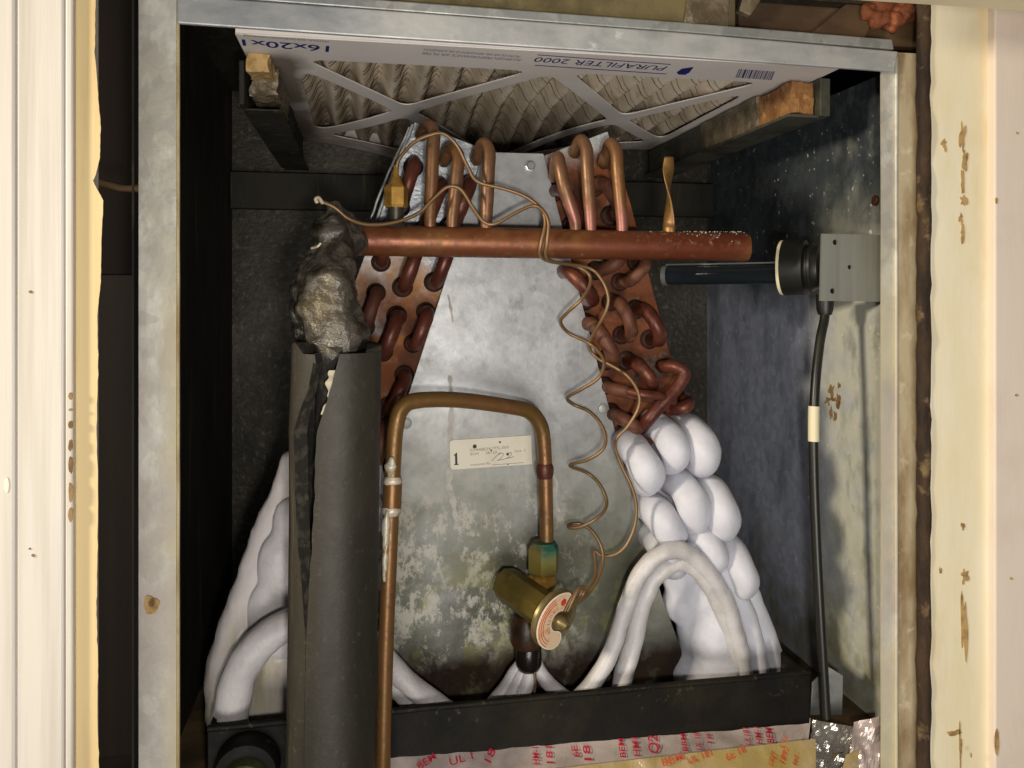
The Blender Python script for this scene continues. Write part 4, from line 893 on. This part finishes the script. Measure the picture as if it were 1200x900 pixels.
# taped elbow
Ye = .004
blob('taped_elbow', [(P(398, 262, .03), .0145), (P(390, 272, .02), .0175), (P(404, 282, .036), .0180), (P(391, 300, .014), .0165), (P(387, 318, .006), .0195), (P(384, 345, -.004), .0240), (P(386, 366, -.008), .0240), (P(389, 386, -.012), .0235), (P(390, 402, -.014), .0205), (P(394, 246, .03), .0075), (P(378, 334, 0), .020)],
     M['mastic'], sl, .0018, 4, .0065, 55, fine=.0036, fscale=50)
blob('tape_flap', [(P(360, 345, .0), .012), (P(357, 362, .0), .013), (P(362, 382, .0), .012), (P(372, 400, -.006), .012), (P(382, 408, -.010), .010), (P(368, 330, .0), .010)], M['mastic_dark'], sl, .0016, 3, .005, 60, fine=.005, fscale=70)
tube('loose_strand', [P(378, 238, .016), P(374, 232, .012), P(370, 233, .010), P(372, 238, .010)], .0014, M['tape_old'], sl, 6, 5)
tube('loose_strand', [P(365, 291, -.012), P(372, 289, -.014), P(376, 285, -.014)], .0009, M['solder'], sl, 6, 5)

# ------------------------------------------------------------------ UV lamp with bracket and cable
uv = thing('uv_lamp', 'rod lamp with aluminium bracket and black round base on the side panel', 'lamp', tuple(P(1030, 355, .05)))
YU = .050
pb = [P(962.5, 274, YU), P(1033, 275.5, YU), P(1030, 353.5, YU), P(960.5, 352.5, YU)]
Mu = frame(pb[3], pb[2]-pb[3], pb[0]-pb[3]); inv = Mu.inverted()
def circ(c, r, n=16): return [(c.x+r*math.cos(2*math.pi*k/n), c.y+r*math.sin(2*math.pi*k/n)) for k in range(n)]
hl = [inv @ P(x, y, YU) for x, y in ((978, 284), (995, 313), (975, 341))]
br = curve_mesh('bracket', [[tuple((inv @ p)[:2]) for p in pb]]+[circ(h, r) for h, r in zip(hl, (.0026, .0021, .0026))], .0022, Mu, M['alum'], uv)
bevel(br, .0003)
for h, r in zip(hl, (.0026, .0021, .0026)):
    lathe('screw_hole', Mu @ Vector((h.x, h.y, -.004)), (0, -1, 0), [(0, r*1.5), (.0018, r*1.5)], M['hole'], br, 14)
box('bracket_return', (XR-.0035, YU+.0012, pb[2].z+.001), (XR-.001, YU+.045, pb[1].z-.001), M['alum'], uv)
lax = Vector((-.75, .66, 0)).normalized(); lb0 = P(961, 313, .072)
lathe('lamp_base', lb0, lax, [(0, .020), (.004, .0215), (.006, .0235), (.008, .0235), (.009, .0215), (.011, .0215), (.0125, .0262), (.032, .0268), (.0325, .0262)], M['black'], uv, 40)
lb = lb0+lax*.0325
lathe('base_rim', lb, lax, [(0, .0264), (.0026, .0264), (.0034, .0250)], M['cream'], uv, 40)
rodA = lb+lax*.003+Vector((0, 0, -.006)); rodB = rodA+lax*.118
lathe('lamp_tube', rodA, lax, [(0, .0098), (.118, .0098), (.121, .006)], M['glass'], uv, 24)
lathe('tube_cap', rodB, lax, [(-.004, .0103), (.0008, .0103), (.0022, .0085)], M['alum'], uv, 24)
tube('tube_highlight', [rodA+Vector((0, -.004, .0108)), rodB+Vector((0, -.004, .0108))], .0009, M['screw'], uv, 6, 4)  # thin bright rod stands in for the reflection line along the tube
sb = P(967, 350, .062)
lathe('strain_relief', sb+Vector((0, 0, .004)), (-.02, 0, -1), [(0, .0085), (.014, .0075), (.0185, .0062), (.0192, .0052)], M['black'], uv, 20)
cb = tube('cable', [P(x, y, Y) for x, y, Y in ((967, 360, .062), (966, 375, .060), (961, 400, .056), (956, 445, .050), (953.5, 500, .046), (954, 560, .044), (957, 640, .042), (960, 700, .040), (964, 770, .038), (968, 840, .036), (971, 900, .034), (973, 960, .032))], .0043, M['cable'], uv, 14)
cw = tube('cable_marker', [P(953.8, 476, .0472), P(953.5, 496, .0462), P(953.5, 517, .0456)], .0050, M['cream'], uv, 18, 4)

# ------------------------------------------------------------------ drain pan
pan = thing('drain_pan', 'black plastic drain pan under the frosted coil', 'drain pan', (.13, .2, -.40))
YD = .030
pzt, pzb = P(950, 789.5, YD).z, P(948, 849, YD).z
pxl, pxr = P(243, 855, YD).x, P(950, 790, YD).x
zl = P(435, 838, YD).z
def wall_pan(name, a, b_, th):   # a,b: (x,y) ends along the inner line
    pass
vp = [Vector((pxl, YD, pzb)), Vector((pxr-.001, YD, pzb)), Vector((pxr, YD, pzt)), Vector((pxl, YD, zl-.001))]
prism('front_wall', vp, (0, .004, 0), M['pan'], pan, .0008)
tube('rim', [Vector((pxl, YD+.002, zl+.0002)), Vector(((pxl+pxr)/2, YD+.002, (zl+pzt)/2+.0004)), Vector((pxr, YD+.002, pzt+.0004))], .0028, M['pan'], pan, 8, 12, nz=.0004, nscale=60)
box('side_wall', (pxr-.004, YD+.0042, pzb), (pxr, .42, pzt-.001), M['pan'], pan, .0008)
box('side_wall', (pxl, YD+.0042, pzb), (pxl+.004, .42, pzt-.001), M['pan'], pan, .0008)
box('back_wall', (pxl, .4202, pzb), (pxr, .424, pzt-.001), M['pan'], pan, .0008)
box('pan_floor', (pxl+.0042, YD+.0042, pzb), (pxr-.0042, .4198, pzb+.003), M['pan'], pan)

# drain fitting
dfit = thing('drain_fitting', 'dark drain fitting with greenish plug beneath the pan edge beside the insulated pipe', 'pipe fitting', tuple(P(292, 900, .02)))
dc = P(291, 893, .03)
lathe('collar', dc, (0, -1, 0), [(0, .0245), (.014, .0245), (.018, .0225), (.0185, .018)], M['pan'], dfit, 30)
lathe('plug', dc+Vector((0, -.0165, -.004)), (0, -1, 0), [(0, .0175), (.012, .0172), (.0145, .015)], M['pvc'], dfit, 28)

# small steel clip by the pan corner
tag(prism('sheet_clip', [P(972, 782, .055), P(988, 792, .055), P(987, 838, .055), P(950, 838, .055), P(952, 800, .055)], (0, .0015, 0), M['galv'], None, .0003), 'small bent grey sheet metal clip behind the black cable at the pan corner', 'clip')

# ------------------------------------------------------------------ printed tape and foil below the pan
ZT = -.4005
def crumple(name, corners, m, nu=40, nv=16, amp=.003, sc=30, parent=None, th=0, seed=0, ridged=False):
    """sheet between four corner points (bilinear), crumpled along its normal"""
    a, b_, c, d = [Vector(p) for p in corners]; nrm = (b_-a).cross(d-a).normalized(); v = []; f = []
    for j in range(nv+1):
        for i in range(nu+1):
            s, t = i/nu, j/nv; p = a.lerp(b_, s).lerp(d.lerp(c, s), t)
            h = noise.noise(p*sc+Vector((seed, 0, 0)))
            if ridged: h = 1-2*abs(h)+.5*(1-2*abs(noise.noise(p*sc*2.3+Vector((seed, 5, 0)))))
            v.append(p+nrm*h*amp)
    for j in range(nv):
        for i in range(nu): q = j*(nu+1)+i; f.append((q, q+1, q+nu+2, q+nu+1))
    return mk(name, v, f, m, parent, not ridged)
Zf = -.398
t1 = thing('printed_tape', 'pinkish white tape with red lettering stuck along below the pan', 'tape', tuple(PZ(750, 870, -.40)))
tc_ = [P(440, 930, .010), P(945, 884, .010), P(950, 842, .034), P(440, 884, .034)]
crumple('tape_strip', tc_, M['tape_white'], 120, 14, .0008, 34, t1, ridged=True)
t2 = thing('printed_tape', 'yellowish tape with orange-red lettering crossing below the white tape', 'tape', tuple(PZ(750, 890, -.40)))
tc2 = [P(560, 975, -.012), P(955, 940, -.012), P(955, 866, .008), P(590, 908, .008)]
crumple('tape_strip', tc2, M['tape_yel'], 110, 26, .0012, 26, t2, seed=4, ridged=True)
def on_tape(q, x, y):
    """where the view ray through x,y meets the flat of a tape strip, and its frame"""
    a, b_, c, d = q; n = (b_-a).cross(d-a).normalized(); o = Vector((0, -D, 0)); r = P(x, y, .02)-o
    return o+r*((a-o).dot(n)/r.dot(n)), (b_-a).normalized(), (n if n.y < 0 else -n)
def tape_text(s, x, y, hpx, wpx, ang, m, q, parent, lift=.0026):
    p, ux_, n = on_tape(q, x, y); uy_ = n.cross(ux_); g = math.radians(ang)
    Mt = frame(p+n*lift, ux_*math.cos(g)+uy_*math.sin(g), uy_*math.cos(g)-ux_*math.sin(g))
    return text('tape_print', s, Mt, wpx*.0008, hpx*.0007, m, parent, 0, .012)
def pb_(x): return 891-(x-450)*.0835
for s, x, dy, h, wd, ang in (('BEM', 492, 17, 8, 20, 30), ('18', 575, 16, 9, 14, 60), ('UL 1', 528, 15, 8, 24, 12), ('HM-1', 632, 22, 8, 17, 84), ('181', 648, 22, 8, 17, 84), ('6E', 679, 17, 8, 12, 92), ('18', 693, 22, 9, 15, 86), ('BEM', 733, 22, 7, 19, 84), ('HM1', 750, 22, 8, 19, 84), ('Q2', 774, 22, 15, 19, 78),
                                   ('BBM', 806, 21, 7, 18, 82), ('UL 18', 822, 21, 7, 18, 80), ('18', 834, 14, 6, 10, 80), ('UL181', 880, 20, 8, 18, 78), ('HM-1', 893, 20, 8, 18, 78), ('BEM', 907, 20, 9, 16, 78)):
    tape_text(s, x, pb_(x)+dy, h, wd, ang, M['redtape'], tc_, t1)
for s, x, y, h, wd, ang in (('BEM', 775, 899, 7, 24, 12), ('UL 181', 805, 897, 7, 28, 14), ('6E 18', 850, 893, 8, 24, 18), ('UNT', 903, 900, 7, 14, 55), ('1892', 916, 897, 7, 18, 55), ('ted 710', 930, 899, 7, 24, 58), ('USE', 914, 878, 5, 14, 45)):
    tape_text(s, x, y, h, wd, ang, M['redtape2'], tc2, t2, .0055)
# the foil: crumpled pieces by the cable
tag(crumple('foil_piece', [P(940, 905, .018), P(990, 910, .016), P(1002, 852, .030), P(950, 843, .034)], M['foil'], 18, 14, .004, 60, ridged=True, seed=3), 'shiny crumpled silver foil tape behind the cable end', 'foil')
tag(crumple('foil_piece', [P(985, 925, .008), P(1042, 925, .004), P(1032, 838, .022), P(1000, 846, .026)], M['tape_white'], 16, 16, .004, 50, ridged=True, seed=9), 'dull grey crumpled tape against the cabinet flange foot', 'foil')
tag(crumple('foil_piece', [P(978, 945, .0), P(1024, 945, -.002), P(1008, 878, .014), P(990, 884, .014)], M['tape_yel'], 12, 12, .003, 50, seed=12), 'yellow fold of tape beside the cable end', 'foil')
